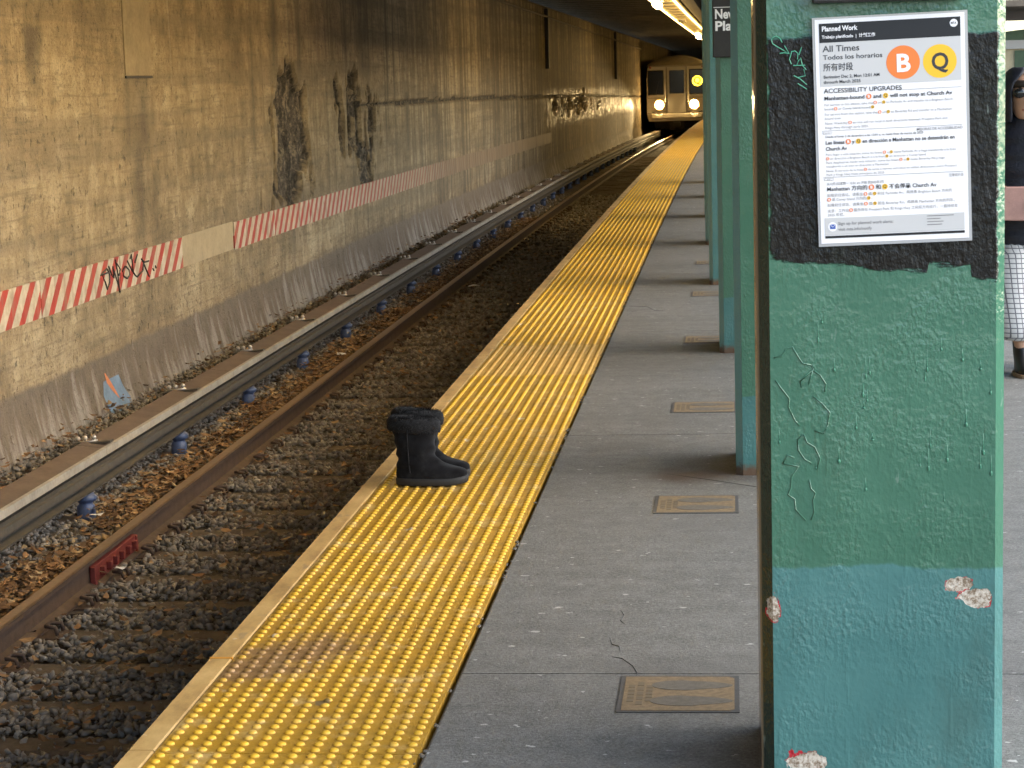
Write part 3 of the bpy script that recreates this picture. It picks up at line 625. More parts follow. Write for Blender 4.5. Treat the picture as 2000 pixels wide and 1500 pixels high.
sweep('fascia', [(2.3, 2.05), (2.35, 2.05), (2.35, 3.45), (2.3, 3.45)], [15.52, 20]+RY[6:], M['brown'], can)  # unseen stretch hung lower to keep the sun off the tunnel wall

# lamp trough above the platform edge
ty = [9, 15, 20]+list(range(24, 128, 4))
tray = thing('lighting_trough', (0, 0, 0), 'pale ribbed lighting trough running above the platform edge', 'cable trough')
sweep('trough_pan', [(-1.55, 2.9), (-1.14, 2.9), (-1.12, 2.97), (-1.15, 2.97), (-1.17, 2.92), (-1.52, 2.92), (-1.54, 2.97), (-1.57, 2.97)], ty, M['tray'], tray)
for l_ in (-1.56, -1.13):
    mb = MB(); mb.tube([P(l_, y, 2.885) for y in range(40, 128, 4)], .022, 6); mb.build('edge_light', flat('edge_light', (.9, .8, .5), .4, emit=(1, .66, .2), es=3.6), tray, True)
rib = MB().box(-.2, .2, -.03, .03, -.035, 0).mesh('trough_rib', M['tray'])
for i in range(58): y = 10+2.0*i; link('trough_rib', rib, tray, P(-1.345, y, 2.899), slope_rot(y))
hang = MB().box(-.015, .015, -.015, .015, 0, .5).mesh('hanger', M['beam'])
for i in range(20): y = 12+6*i; link('hanger', hang, tray, P(-1.345, y, 2.92))
LW = (1., .71, .33)
tubeM = flat('lamp_tube', (.9, .8, .6), .4, emit=LW, es=50); tubeOff = flat('lamp_tube_off', (.5, .46, .38), .4)
lh = MB().prism([(-.1, .0), (-.07, .07), (.07, .07), (.1, 0), (.085, 0), (.06, .055), (-.06, .055), (-.085, 0)], -.62, .62).mesh('lamp_housing', M['tray'])
lt = MB(); lt.tube([(0, -.58, .01), (0, .58, .01)], .028, 10); ltm = lt.mesh('lamp_tube', tubeM, True); lto = lt.mesh('lamp_tube', tubeOff, True)
lt = MB(); lt.tube([(0, -.6, -.03), (0, .6, -.03)], .075, 12); ltb = lt.mesh('lamp_tube', flat('lamp_tube_bright', (.9, .8, .6), .4, emit=(1, .68, .26), es=16), True)
shm = MB().prism([(.085, .05), (.095, .05), (.095, -.2), (-.09, -.2), (-.09, -.19), (.085, -.19)], -.66, .66).mesh('added_lamp_baffle', M['tray'])  # added plates keeping lamp light off the platform and near trackbed
for i, y in enumerate((10.5, 13.0, 15.5, 18.5, 22.5, 40, 55.5, 71)):
    on = i != 6
    p_ = P(-1.38, y, 2.79)
    lab = ['first golden lamp under the trough from the tunnel mouth', 'second golden lamp under the trough from the tunnel mouth', 'third golden lamp under the trough from the tunnel mouth', 'fourth golden lamp under the trough from the tunnel mouth', 'fifth golden lamp under the trough from the tunnel mouth', 'bright golden lamp at the top edge of the picture', 'dark unlit lamp between the two bright ones', 'bright golden lamp above the head of the train'][i]
    o = thing('tube_lamp', p_, lab, 'lamp', 'lamps along the lighting trough'); o.rotation_euler = slope_rot(y)
    link('lamp_housing', lh, o, (0, 0, .03))
    if i < 5: link('added_lamp_baffle', shm, o)
    link('lamp_tube', (ltb if i > 4 else ltm) if on else lto, o)

# ------------------------------------------------------------------ columns
CW = .495
def col_shape(): a, b = .026, .018; return [(a, 0), (CW-b, 0), (CW, b), (CW, CW-b), (CW-b, CW), (a, CW), (0, CW-a), (0, a)]
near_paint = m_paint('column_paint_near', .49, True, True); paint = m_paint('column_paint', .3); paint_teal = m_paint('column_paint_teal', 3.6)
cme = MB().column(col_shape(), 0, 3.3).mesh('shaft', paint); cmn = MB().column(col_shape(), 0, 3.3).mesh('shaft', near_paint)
cmt = MB().column(col_shape(), 0, 3.3).mesh('shaft', paint_teal)
cap_ = MB().box(-.12, CW+.12, -.12, CW+.12, 3.02, 3.12).mesh('bracket_plate', paint)
CX = [.046, 0, -.08, -.17, -.24, -.29, -.33, -.38]
CY = [4.35, 7.95, 11.48, 15.2, 18.75, 22.3, 25.85, 29.4]
CL = ['nearest green column with black painted patch and service notice', 'green column with teal foot just left of the nearest column', 'green column carrying the black station name sign', 'slim teal-looking column farthest left, left of the name sign',
      'fifth green column of the row, hidden behind the fourth', 'sixth green column of the row', 'seventh green column of the row', 'eighth green column of the row']
COLS = []
for i, (x, y) in enumerate(zip(CX, CY)):
    o = thing('platform_column', (x, y, 0), CL[i], 'column', 'green platform columns in a row')
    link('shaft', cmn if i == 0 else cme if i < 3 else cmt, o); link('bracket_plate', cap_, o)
    COLS.append(o)
c0 = COLS[0]
# worm-like blistered ridges and drips in the thick paint of the nearest column
def ux(u): return (1490+u/3.41-1505)/440*.446+.026
def uz(v): return .866-(620+v/3.41-750)/4186*4.35*1.012
for s_ in ([(80, 250), (130, 240), (160, 195), (205, 180), (240, 240), (270, 290), (330, 300), (345, 330), (250, 410), (260, 450)], [(345, 330), (310, 430)], [(350, 340), (390, 370), (430, 430), (420, 480)], [(85, 400), (120, 450), (180, 525), (175, 580), (215, 670), (250, 705)],
    [(340, 510), (400, 560), (455, 620), (440, 700), (400, 760), (350, 740)], [(270, 760), (230, 800), (235, 870), (280, 930), (330, 960)], [(270, 760), (300, 820), (350, 850), (385, 930), (360, 1000)], [(130, 960), (160, 900), (210, 920)], [(130, 960), (240, 980), (190, 1050), (185, 1120), (165, 1170), (210, 1200), (215, 1270), (285, 1345)], [(310, 1070), (320, 1130), (355, 1160), (335, 1210), (345, 1290), (320, 1340)]):
    mb = MB(); mb.tube([(ux(u)+rng.normal(0, .0007), -.0003, uz(v)) for u, v in s_], .0016, 6); mb.build('paint_ridge', near_paint, c0, True)
dm = MB(); dm.ball((0, 0, 0), .0032, 6, 5, 0, (1, .6, 1.3)); dm.tube([(0, .0008, 0), (0, .001, .03)], [.0017, .0006], 5); dm = dm.mesh('paint_drip', flat('drip_green', (.05, .185, .115), .28), True)
for i in range(30):
    x = rng.uniform(.04, .47); z = rng.choice([rng.uniform(.55, 1.08), rng.uniform(.6, .9), rng.uniform(.7, 1.0)])
    d_ = link('paint_drip', dm, c0, (x, -.0004, z)); q = rng.uniform(.5, 1.1); d_.scale = (q, q, rng.uniform(.4, 1.5))
# green scratched scrawl on the black patch
def gx(u): return ((1500+u/10.72)-1505)/440*.446+.026
def gzz(v): return .866-(60+v/10.72-750)/4186*4.35*1.018
gs = MB()
for s_ in ([(375, 385), (330, 300), (250, 255), (180, 275), (150, 330), (170, 400), (260, 460), (380, 530), (520, 610), (420, 450)], [(320, 600), (420, 590), (520, 610)], [(570, 560), (550, 640), (520, 720), (560, 820)], [(570, 570), (640, 560), (700, 610), (690, 730)], [(775, 490), (720, 640)],
    [(670, 850), (710, 760), (755, 700), (790, 850), (870, 940)], [(600, 850), (850, 850)], [(820, 930), (850, 1060), (700, 1090)], [(610, 1050), (740, 1120), (880, 1240)], [(690, 1210), (880, 1330)]):
    gs.tube([(gx(u), -.0012, gzz(v)) for u, v in s_], .00095, 5)
gs.build('scratched_scrawl', M['scratch'], c0)

# ------------------------------------------------------------------ lettering
def text_mesh(s_, size=1., bold=0.):
    cu_ = bpy.data.curves.new('t', 'FONT'); cu_.body = s_; cu_.size = size; cu_.offset = bold*size; cu_.resolution_u = 3
    o = bpy.data.objects.new('t', cu_); COL.objects.link(o); dg = bpy.context.evaluated_depsgraph_get()
    me = bpy.data.meshes.new_from_object(o.evaluated_get(dg)); bpy.data.objects.remove(o); bpy.data.curves.remove(cu_)
    v = np.empty(len(me.vertices)*3); me.vertices.foreach_get('co', v); v = v.reshape(-1, 3); f = [tuple(p_.vertices) for p_ in me.polygons]; bpy.data.meshes.remove(me)
    return v, f
CAP = .73   # cap height of the built-in face at size 1
def put_line(parent, name, segs, x, z, cap, width, mat, y, bold=0., right=False, bullet_y=None):
    mb = MB(); size = cap/CAP; adv = 0.; bl = []
    for s_ in segs:
        if s_ in ('(B)', '(Q)'): bl.append((s_[1], adv+cap*.75)); adv += cap*1.5+cap*.3; continue
        v, f = text_mesh(s_, size, bold)
        if len(v) == 0: continue
        x1 = v[:, 0].max(); mb.add([(a+adv, 0., b) for a, b, _ in v], f); adv += x1+cap*.32
    adv -= cap*.32; k = width/adv if width else 1.; x0 = x-width if right else x
    mb.v = [(x0+a*k, y, z+c_) for a, b, c_ in mb.v]
    o = mb.build(name, mat, parent)
    for ch, cx in bl:
        d = MB(); d.disc(x0+cx*k, z+cap*.5, cap*.72, y-.0001, 20); d.build('route_bullet', M['orange'] if ch == 'B' else M['yellow'], parent)
        v, f = text_mesh(ch, size*.8, .03)
        e = MB().add([(x0+cx*k+a-(v[:, 0].max()+v[:, 0].min())/2, y-.0002, z+cap*.5+b-(v[:, 1].max()+v[:, 1].min())/2) for a, b, _ in v], f); e.build('bullet_letter', M['paper'] if ch == 'B' else M['ink'], parent)
    return o
PW, PH = .292, .444
post = thing('service_notice', (.166, 4.3425, 1.6), 'laminated planned work notice with orange B and yellow Q on the black patch', 'notice')
post.rotation_euler = (0, R(-1.35), 0)
MB().box(-.005, PW+.006, -.0004, .0006, -PH-.006, .004).build('laminate', M['lam'], post)
MB().box(0, PW, -.0012, -.0005, -PH, 0).build('paper', M['paper'], post)
def prect(u0, u1, v0, v1, mat, name, dy=-.0018): return MB().box(u0*PW, u1*PW, dy, -.0013, -v1*PH, -v0*PH).build(name, mat, post)
prect(.028, .972, .018, .103, M['black'], 'title_band'); prect(.028, .972, .1035, .296, M['hdr'], 'header_block'); prect(.028, .972, .885, .963, M['hdr'], 'footer_block'); prect(.028, .972, .966, .977, M['black'], 'footer_bar')
for u0, v in ((.55, .326), (.028, .493), (.028, .701)): prect(u0, .972, v, v+.0016, M['ink2'], 'rule_line')
prect(.034, .095, .499, .508, M['ink2'], 'language_box'); prect(.036, .093, .5, .507, M['paper'], 'language_box_face', -.0021)
prect(.034, .095, .706, .716, M['ink2'], 'language_box'); prect(.036, .093, .7075, .7145, M['paper'], 'language_box_face', -.0021)
def T(segs, u, v, cap, w, mat='ink', bold=.012, right=False):
    put_line(post, 'printed_line', segs if isinstance(segs, list) else [segs], u*PW, -v*PH, cap/797*PW, w/797*PW if w else 0, M[mat], -.0022, bold, right)
T('Planned Work', .046, .052, 27, 192, 'paper', .03); T('Trabajo planificado  |  计划工作', .046, .084, 17, 285, 'paper', .02)
T('All Times', .049, .143, 34, 196); T('Todos los horarios', .049, .178, 26, 318); T('所有时段', .049, .226, 33, 160)
T('Beginning Dec 2, Mon 12:01 AM', .049, .261, 17, 300, 'ink', .02); T('through March 2025', .049, .284, 17, 198, 'ink', .02)
T('ACCESSIBILITY UPGRADES', .049, .326, 25, 417)
T(['Manhattan-bound', '(B)', 'and', '(Q)', 'will not stop at Church Av'], .049, .357, 20, 685, 'ink', .025)
T(['For service to this station, take the', '(B)', 'or', '(Q)', 'to Parkside Av and transfer to a Brighton Beach-'], .049, .383, 13, 692, 'ink2', 0); T(['bound', '(B)', 'or Coney Island-bound', '(Q)', '.'], .049, .402, 13, 276, 'ink2', 0)
T(['For service from this station, take the', '(B)', 'or', '(Q)', 'to Beverley Rd and transfer to a Manhattan-'], .049, .426, 13, 685, 'ink2', 0); T('bound train.', .049, .444, 13, 90, 'ink2', 0)
T(['Note: Weekday', '(B)', 'service will run local in both directions between Prospect Park and'], .049, .466, 13, 655, 'ink2', 0); T('Kings Hwy through early 2025.', .049, .485, 13, 235, 'ink2', 0)
T('MEJORAS DE ACCESIBILIDAD', .972, .511, 14, 245, 'ink2', .01, True); T('Español', .04, .5065, 6, 35, 'ink2', 0)
T('Desde el lunes 2 de diciembre a las 12:01 a. m. hasta fines de marzo de 2025', .049, .525, 12, 525, 'ink', .01)
T(['Las líneas', '(B)', 'y', '(Q)', 'en dirección a Manhattan no se detendrán en'], .049, .554, 20, 692, 'ink', .022); T('Church Av', .049, .582, 20, 115, 'ink', .022)
T(['Para llegar a esta estación, tome las líneas', '(B)', 'o', '(Q)', 'hasta Parkside Av y haga transbordo a la línea'], .049, .605, 12, 697, 'ink2', 0); T(['(B)', 'en dirección a Brighton Beach o a la línea', '(Q)', 'en dirección a Coney Island.'], .049, .623, 12, 540, 'ink2', 0)
T(['Para desplazarse desde esta estación, tome las líneas', '(B)', 'o', '(Q)', 'hasta Beverley Rd y haga'], .049, .641, 12, 637, 'ink2', 0); T('transbordo a un tren en dirección a Manhattan.', .049, .658, 12, 340, 'ink2', 0)
T(['Nota: El servicio de la línea', '(B)', 'de lunes a viernes será local en ambas direcciones entre Prospect'], .049, .678, 12, 700, 'ink2', 0); T('Park y Kings Hwy hasta principios de 2025.', .049, .695, 12, 315, 'ink2', 0)
T('无障碍升级', .972, .722, 14, 80, 'ink2', 0, True); T('中文', .052, .7145, 6, 18, 'ink2', 0)
T('从12月2日星期一 12:01 am 开始 到2025年3月', .049, .737, 13, 305, 'ink', 0)
T(['Manhattan 方向的', '(B)', '和', '(Q)', '不会停靠 Church Av'], .049, .763, 21, 590, 'ink', .015)
T(['如需前往该站，请乘坐', '(B)', '或', '(Q)', '前往 Parkside Av，再换乘 Brighton Beach 方向的'], .049, .789, 14, 672, 'ink2', 0); T(['(B)', '或 Coney Island 方向的', '(Q)', '。'], .049, .808, 14, 245, 'ink2', 0)
T(['如需前往该站，请乘坐', '(B)', '或', '(Q)', '前往 Beverley Rd，再换乘 Manhattan 方向的列车。'], .049, .833, 14, 685, 'ink2', 0)
T(['注意：工作日', '(B)', '服务将在 Prospect Park 和 Kings Hwy 之间双方向运行，一直持续至'], .049, .859, 14, 700, 'ink2', 0); T('2025 年初。', .049, .877, 14, 90, 'ink2', 0)
T('Sign up for planned work alerts:', .118, .918, 17, 298, 'ink2', .01); T('visit mta.info/notify', .118, .944, 17, 182, 'ink2', .01)
for k, s_ in enumerate(('Travel Info 511', 'Accessible travel', 'Service info', 'mta.info')): prect(.72, .72+(.18, .09, .11, .1)[k], .893+.013*k, .8965+.013*k, M['ink2'], 'small_print', -.0021)
def disc(u, v, r, mat, nm, dy): d = MB(); d.disc(u*PW, -v*PH, r/797*PW, dy, 40); return d.build(nm, mat, post)
disc(.585, .206, 90, M['orange'], 'route_disc', -.002); disc(.83, .209, 90, M['yellow'], 'route_disc', -.002)
put_line(post, 'route_letter', ['B'], .585*PW-40/797*PW, -.206*PH-48/797*PW, 96/797*PW, 80/797*PW, M['paper'], -.0023, .03)
put_line(post, 'route_letter', ['Q'], .83*PW-46/797*PW, -.206*PH-47/797*PW, 92/797*PW, 92/797*PW, M['ink'], -.0023, .02)
disc(.928, .045, 21, M['paper'], 'operator_disc', -.002); put_line(post, 'operator_letters', ['MTA'], .928*PW-16/797*PW, -.045*PH-6/797*PW, 13/797*PW, 30/797*PW, M['ink'], -.0024, .02)
disc(.1-.02, .925, 25, M['paper'], 'mail_disc', -.002)
prect(.062, .1, .9145, .935, M['navy'], 'mail_envelope', -.0022)
e = MB(); e.tube([(.063*PW, -.0026, -.9155*PH), (.081*PW, -.0026, -.9265*PH), (.099*PW, -.0026, -.9155*PH)], .0004, 4); e.build('envelope_flap', M['paper'], post)
# black board above the notice
bb = tag(MB().box(0, .295, 0, .03, 0, .4).build('black_sign_board', M['blackboard'], None, loc=(.161, 4.316, 1.632)), 'black sign board above the notice, cut off by the top of the picture', 'sign board'); bevel(bb, .004)
# station name sign
sg = thing('name_sign', (-.093, 11.44, 1.572), 'black station name sign with white lettering on the third column', 'sign')
bevel(MB().box(0, .56, 0, .032, 0, .62).build('board', M['blackboard'], sg), .006)
MB().box(.006, .55, -.002, .002, .258, .2615).build('white_line', M['white'], sg)
put_line(sg, 'lettering', ['Newkirk'], .012, .202, .05, .205, M['white'], -.002, .03)
put_line(sg, 'lettering', ['Plaza'], .012, .14, .05, .158, M['white'], -.002, .03)

# footprint markers on the floor
fm = [(-.293, 5.09), (-.287, 7.41), (-.286, 9.61), (-.286, 12.08), (-.29, 14.6), (-.3, 17.0)]
FL = ['worn tan footprint marker nearest the camera', 'worn tan footprint marker left of the second column foot', 'third footprint marker along the platform, behind the second column', 'fourth footprint marker, left of the third column foot', 'fifth footprint marker, faint tan, by the fourth column', 'sixth footprint marker farthest along']
def fp_mesh():
    A = MB().box(0, .294, -.155, .155, -.002, .0012).mesh('border', M['mdark'])
    b = MB(); pts_ = [(.012, -.143), (.27, -.143), (.282, -.13), (.282, .13), (.27, .143), (.012, .143)]; b.column(pts_, .0012, .0022); B = b.mesh('field', M['tan'])
    S = MB()
    for s_ in (-1, 1):
        pr = []
        for k in range(28):
            a = 2*math.pi*k/28; x = .178+.1*math.cos(a); w = .042*(1-.18*math.cos(a)); pr.append((x, s_*.066+w*math.sin(a)*(.85 if math.cos(a) > 0 else 1)))
        S.column(pr, .0022, .003)
    Sm = S.mesh('footprints', M['mgrey']); L = MB()
    for k, (w, x) in enumerate(((.075, .03), (.1, .052), (.07, .074))):
        for j in range(5): L.box(x-.008, x+.008, -w+2*w*j/5, -w+2*w*(j+.78)/5, .0022, .0028)
    return A, B, Sm, L.mesh('worn_lettering', M['mblack'])
FPM = fp_mesh()
for (x, y), l in zip(fm, FL):
    o = thing('footprint_marker', (x, y, .001), l, 'floor marker', 'footprint markers on the platform')
    for nm, me in zip(('border', 'field', 'footprints', 'worn_lettering'), FPM): link(nm, me, o)
# cracks
for nm, pl_ in (('a', [(-.33, 5.92), (-.318, 5.86), (-.325, 5.8), (-.31, 5.76)]), ('b', [(-.345, 5.62), (-.335, 5.55), (-.315, 5.53), (-.31, 5.48)]), ('c', [(-.33, 5.43), (-.3, 5.41), (-.27, 5.34), (-.255, 5.27), (-.262, 5.2)]), ('d', [(-.26, 8.0), (-.1, 7.87), (.09, 7.71), (.3, 7.6)]), ('e', [(-.68, 13.9), (-.56, 13.86), (-.5, 13.6), (-.44, 13.62)])):
    mb = MB(); mb.tube([(x, y, .0002) for x, y in pl_], [.0004]+[.0012]*(len(pl_)-2)+[.0004], 4); mb.build('crack', M['dark'], plat)

# ------------------------------------------------------------------ boots
def suede():
    t = NT('black_suede'); o = t.obj(); n1 = t.noise(o, 16, 4, .6); n2 = t.noise(o, 160, 3, .7)
    t.bump(t.math('ADD', n2, n1), .35, .003); m_ = t.out(t.ramp(n1, [(.3, (.0035, .0035, .004)), (.55, (.011, .011, .012)), (.75, (.026, .026, .027))]), .95, 0, .1)
    t.b.inputs['Sheen Weight'].default_value = .06; t.b.inputs['Sheen Roughness'].default_value = .5; return m_
SU, FUR, SOLE = suede(), grainy('black_fur', (.006, .0058, .0068), 60, .6, .95, 0, .6, .004), grainy('boot_sole', (.018, .0165, .015), 40, .3, .65)
for m_ in (FUR,):
    m_.node_tree.nodes['Principled BSDF'].inputs['Sheen Weight'].default_value = .03
ZF = [.022, .035, .046, .054, .06, .066, .075, .086, .1, .12, .16, .2, .225]
FR = [.262, .267, .268, .263, .25, .224, .19, .166, .153, .148, .148, .15, .152]
BK = [.0, -.003, -.003, -.002, -.001, .0, .001, .003, .004, .003, -.002, -.009, -.012]
HW = [.046, .049, .049, .048, .047, .047, .048, .05, .051, .052, .054, .057, .058]
def outline(b, f, hw, z, n=28, foot=True, pad=0.):
    out = []; L = f-b
    for k in range(n):
        a = 2*math.pi*k/n; ca, sa = math.cos(a), math.sin(a); e = .8
        x = (b+f)/2+(L/2+pad)*math.copysign(abs(ca)**e, ca); y = (hw+pad)*math.copysign(abs(sa)**e, sa)
        if foot and L > .2: y *= .82+.22*math.sin(min(1, max(0, (x-b)/L))*2.4)
        out.append((x, y, z))
    return out
def boot(name, loc, rz, label, flip=1):
    o = thing(name, loc, label, 'boot', 'pair of boots at the platform edge', rz)
    mb = MB(); zz = np.linspace(.022, .225, 34); I = lambda T_, z: float(np.interp(z, ZF, T_))
    rings = []
    for z in zz:
        r_ = outline(I(BK, z), I(FR, z), I(HW, z), z)
        # rumples of the shaft
        r_ = [(x+(.0025+.003*math.exp(-((z-.105)/.02)**2))*math.sin(z*150+y*50)*(z > .07), y*(1+.045*math.sin(z*80+x*30)), z) for x, y, z in r_]; rings.append(r_)
    mb.loft(rings); sub(mb.build('upper', SU, o, True), 1)
    mb = MB(); mb.loft([outline(-.004, .268, .05, .0, pad=-.003), outline(-.004, .268, .05, .004), outline(-.005, .27, .0505, .018), outline(-.004, .268, .05, .026), outline(.0, .262, .047, .028)])
    sl_ = mb.build('sole', SOLE, o, True)
    for v in sl_.data.vertices:
        if v.co.x > .19: v.co.z += (v.co.x-.19)**2*1.5
    # piped side seam
    for s_ in (-1, 1):
        mb = MB(); pts_ = []
        for z in np.linspace(.05, .215, 14):
            x = .052+.02*(.1/(z+.04)-.6)*.35; hw = I(HW, z); b, f = I(BK, z), I(FR, z); q = (x-(b+f)/2)/((f-b)/2)
            pts_.append((x, s_*hw*(max(0, 1-abs(q)**2.5))**.4*1.015, z))
        mb.tube(pts_, .0022, 5); mb.build('seam_piping', FUR, o, True)
    # folded fur cuff
    mb = MB(); n, k = 40, 14; rs = []
    for i in range(n):
        a = 2*math.pi*i/n; cx, cy = .07+.084*math.cos(a), .054*math.sin(a); ring = []
        for j in range(k):
            w = 2*math.pi*j/k; rr = 1+.16*math.sin(a*5+w*2)*math.sin(w*3+a)+.1*rng.normal()
            rad_, hz_ = .017*rr, .026*rr
            ring.append((cx+rad_*math.cos(w)*math.cos(a), cy+rad_*math.cos(w)*math.sin(a), .226+.006*math.cos(a+2.6)+hz_*math.sin(w)))
        rs.append(ring)
    v = [q for r_ in rs for q in r_]; mb.add(v, [(i*k+j, ((i+1) % n)*k+j, ((i+1) % n)*k+(j+1) % k, i*k+(j+1) % k) for i in range(n) for j in range(k)])
    # tufts
    for _ in range(5200):
        a, w = rng.uniform(0, 6.28), rng.uniform(-1.2, 3.6); nr = Vector((math.cos(w)*math.cos(a), math.cos(w)*math.sin(a), math.sin(w)*1.2))
        c_ = Vector((.07+.084*math.cos(a), .054*math.sin(a), .226+.006*math.cos(a+2.6)))+Vector((.016*math.cos(w)*math.cos(a), .016*math.cos(w)*math.sin(a), .025*math.sin(w)))
        d = (nr+Vector(rng.normal(0, .7, 3))).normalized()*rng.uniform(.005, .014); t_ = Vector((-math.sin(a), math.cos(a), 0))*.0011
        mb.add([c_-t_, c_+t_, c_+d], [(0, 1, 2)])
    mb.build('fur_cuff', FUR, o, True)
    # dark inside
    MB().loft([outline(-.006, .146, .05, .2), outline(-.006, .146, .05, .23)], True).build('lining', FUR, o, True)
    return o
boot('boot', (-1.262, 7.8, .0062), R(1), 'black suede boot with fur cuff standing nearer the camera on the yellow strip')
boot('boot', (-1.268, 7.935, .0062), R(-3), 'black suede fur-cuffed boot half hidden behind its twin').scale = (1, 1, 1.03)

# ------------------------------------------------------------------ litter
for x, y, z, s_, l in ((-3.33, 27.3, -1.19, .07, 'white crumpled paper scrap on the ballast far along the track'), (-3.45, 11.47, -1.2, .028, 'small white scrap beside the red rail joint'), (-3.84, 20.6, -1.19, .045, 'white scrap among the leaves beside the far rail'), (-4.02, 12.95, -1.2, .035, 'pale scrap of litter near the blue insulator in front')):
    mb = MB(); g = [[(s_*(i-1)+rng.normal(0, s_*.15), s_*(j-1)*.8+rng.normal(0, s_*.15), abs(rng.normal(0, s_*.3))) for i in range(3)] for j in range(3)]
    mb.add([q for r_ in g for q in r_], [(0, 1, 4, 3), (1, 2, 5, 4), (3, 4, 7, 6), (4, 5, 8, 7)])
    o = mb.build('litter_scrap', M['white'], None, loc=P(x, y, z+.03)); tag(o, l, 'litter'); sm = o.modifiers.new('s', 'SOLIDIFY'); sm.thickness = .001

# ------------------------------------------------------------------ train
TX, TY = -2.5, 100.0
tz = -1.07-drop(TY)
tn = thing('subway_train', (TX, TY, tz), 'silver subway train with lit headlights coming along the far track', 'train')
ST = m_steel_front(); RF = grainy('train_roof', (.2, .175, .13), 6, .3, .6); GL = flat('train_glass', (.006, .006, .006), .1); RUB = flat('train_rubber', (.012, .011, .01), .6)
hw = 1.38
mb = MB(); body = [(-hw+.04, .76), (hw-.04, .76), (hw, 1.0), (hw, 2.6), (hw-.06, 3.1), (hw-.2, 3.27), (-hw+.2, 3.27), (-hw+.06, 3.1), (-hw, 2.6), (-hw, 1.0)]
mb.prism(body, .12, 18.2); mb.build('body', ST, tn)
front = [(x*.985, z if z < 3.2 else z) for x, z in body]
mb = MB(); mb.loft([[(x*.97, 0, z) for x, z in body], [(x, .04, z) for x, z in body], [(x, .12, z) for x, z in body]]); mb.build('front_panel', ST, tn)
mb = MB(); rs = []
for y, k in ((-.01, .1), (.05, .5), (.3, .85), (1., 1.), (18.2, 1.)):
    rs.append([(-hw+.02+ (2*hw-.04)*j/12, y, 3.24+(.42*k)*(1-abs(2*j/12-1)**2.6)) for j in range(13)]+[(hw-.02, y, 3.2), (-hw+.02, y, 3.2)])
mb.loft(rs); mb.build('roof', RF, tn, True)
def twin(name, x0, x1, z0, z1, y=-.012):
    f = MB(); f.box(x0-.04, x1+.04, y, .03, z0-.04, z1+.04); w_ = bevel(f.build(name, RUB, tn), .03, 3)
    g = MB(); g.box(x0, x1, y-.006, .0, z0, z1); bevel(g.build('pane', GL, w_), .02, 3); return w_
twin('cab_window', -1.28, -.62, 1.9, 2.96); sw = twin('sign_window', .62, 1.3, 1.9, 2.98)
d = MB(); d.box(-.44, .44, -.03, .02, .78, 3.12); dr = bevel(d.build('end_door', ST, tn), .02); dg_ = MB(); dg_.box(-.33, .35, -.05, -.025, 1.92, 2.98); bevel(dg_.build('door_pane', GL, dr), .05, 3)
for s_ in (-1, 1):
    d = MB(); d.tube([(s_*.52, -.02, 1.5), (s_*.52, -.09, 1.55), (s_*.52, -.09, 2.5), (s_*.52, -.02, 2.55)], .016, 6); d.build('grab_rail', ST, tn, True)
YE = flat('route_sign_lit', (.9, .6, .05), .4, emit=(1, .62, .03), es=2.2)
d = MB(); d.disc(.96, 2.47, .235, -.024, 32); d.build('route_sign', YE, tn)
v, f = text_mesh('Q', .44, .025); MB().add([(.96+a-(v[:, 0].max()+v[:, 0].min())/2, -.027, 2.47+b-(v[:, 1].max()+v[:, 1].min())/2) for a, b, _ in v], f).build('route_letter', RUB, tn)
HB = flat('headlight_halo', (.9, .6, .3), .3, emit=(1, .45, .09), es=1.1)  # golden halo round each headlight, made as a dimly glowing ring
HL = flat('headlight_lit', (1, .9, .7), .3, emit=(1, .62, .22), es=60)
for s_ in (-1, 1):
    h_ = MB(); h_.tube([(s_*.8, .02, 1.41), (s_*.8, -.07, 1.41)], [.26, .22], 20); hh = h_.build('headlight', ST, tn, True)
    l_ = MB(); l_.tube([(s_*.8, -.072, 1.41), (s_*.8, -.08, 1.41)], .225, 24); l_.build('halo_ring', HB, hh)
    l_ = MB(); l_.ball((s_*.8, -.085, 1.41), .185, 18, 10, 0, (1, .3, 1)); l_.build('lens', HL, hh, True)
    sp_ = bpy.data.lights.new('headlight_beam', 'SPOT'); so = bpy.data.objects.new('headlight_beam', sp_); COL.objects.link(so); so.parent = tn
    so.location = (s_*.8, -.25, 1.41); so.rotation_euler = (R(87), 0, R(180-3)); sp_.energy = 1000; sp_.color = (1, .7, .32); sp_.spot_size = R(20); sp_.spot_blend = .7; sp_.shadow_soft_size = .12
for q0, q1, z0, z1 in ((-1.34, -.46, 1.72, 1.74), (.46, 1.34, 1.72, 1.74), (-1.34, 1.34, 1.02, 1.045), (-1.25, 1.25, 3.16, 3.185)):
    MB().box(q0, q1, -.035, -.0, z0, z1).build('seam_trim', RF, tn)
for s_ in (-1, 1):
    MB().box(s_*.46-.012, s_*.46+.012, -.04, .0, .8, 3.14).build('door_gasket', RUB, tn)
    d = MB(); d.ball((s_*1.2, -.01, 3.12), .05, 8, 6); d.build('marker_lamp', flat('marker_red', (.25, .02, .01), .3), tn, True)
    d = MB(); d.tube([(s_*.5, -.05, 1.1), (s_*.8, -.22, .98), (s_*1.15, -.05, 1.1)], .02, 6); d.build('safety_chain', M['dark'], tn, True)
d = MB(); d.tube([(-.95, -.03, 1.9), (-.8, -.045, 2.5)], .012, 5); d.build('wiper', RUB, tn)
d = MB(); d.loft([[(-1.25, -.02, .78), (1.25, -.02, .78), (1.28, -.02, 1.02), (-1.28, -.02, 1.02)], [(-1.1, -.2, .8), (1.1, -.2, .8), (1.14, -.13, .99), (-1.14, -.13, .99)]]); bevel(d.build('bonnet', ST, tn), .03)
d = MB(); d.box(-1.3, 1.3, -.1, .1, .66, .8); bevel(d.build('anticlimber', ST, tn), .02)
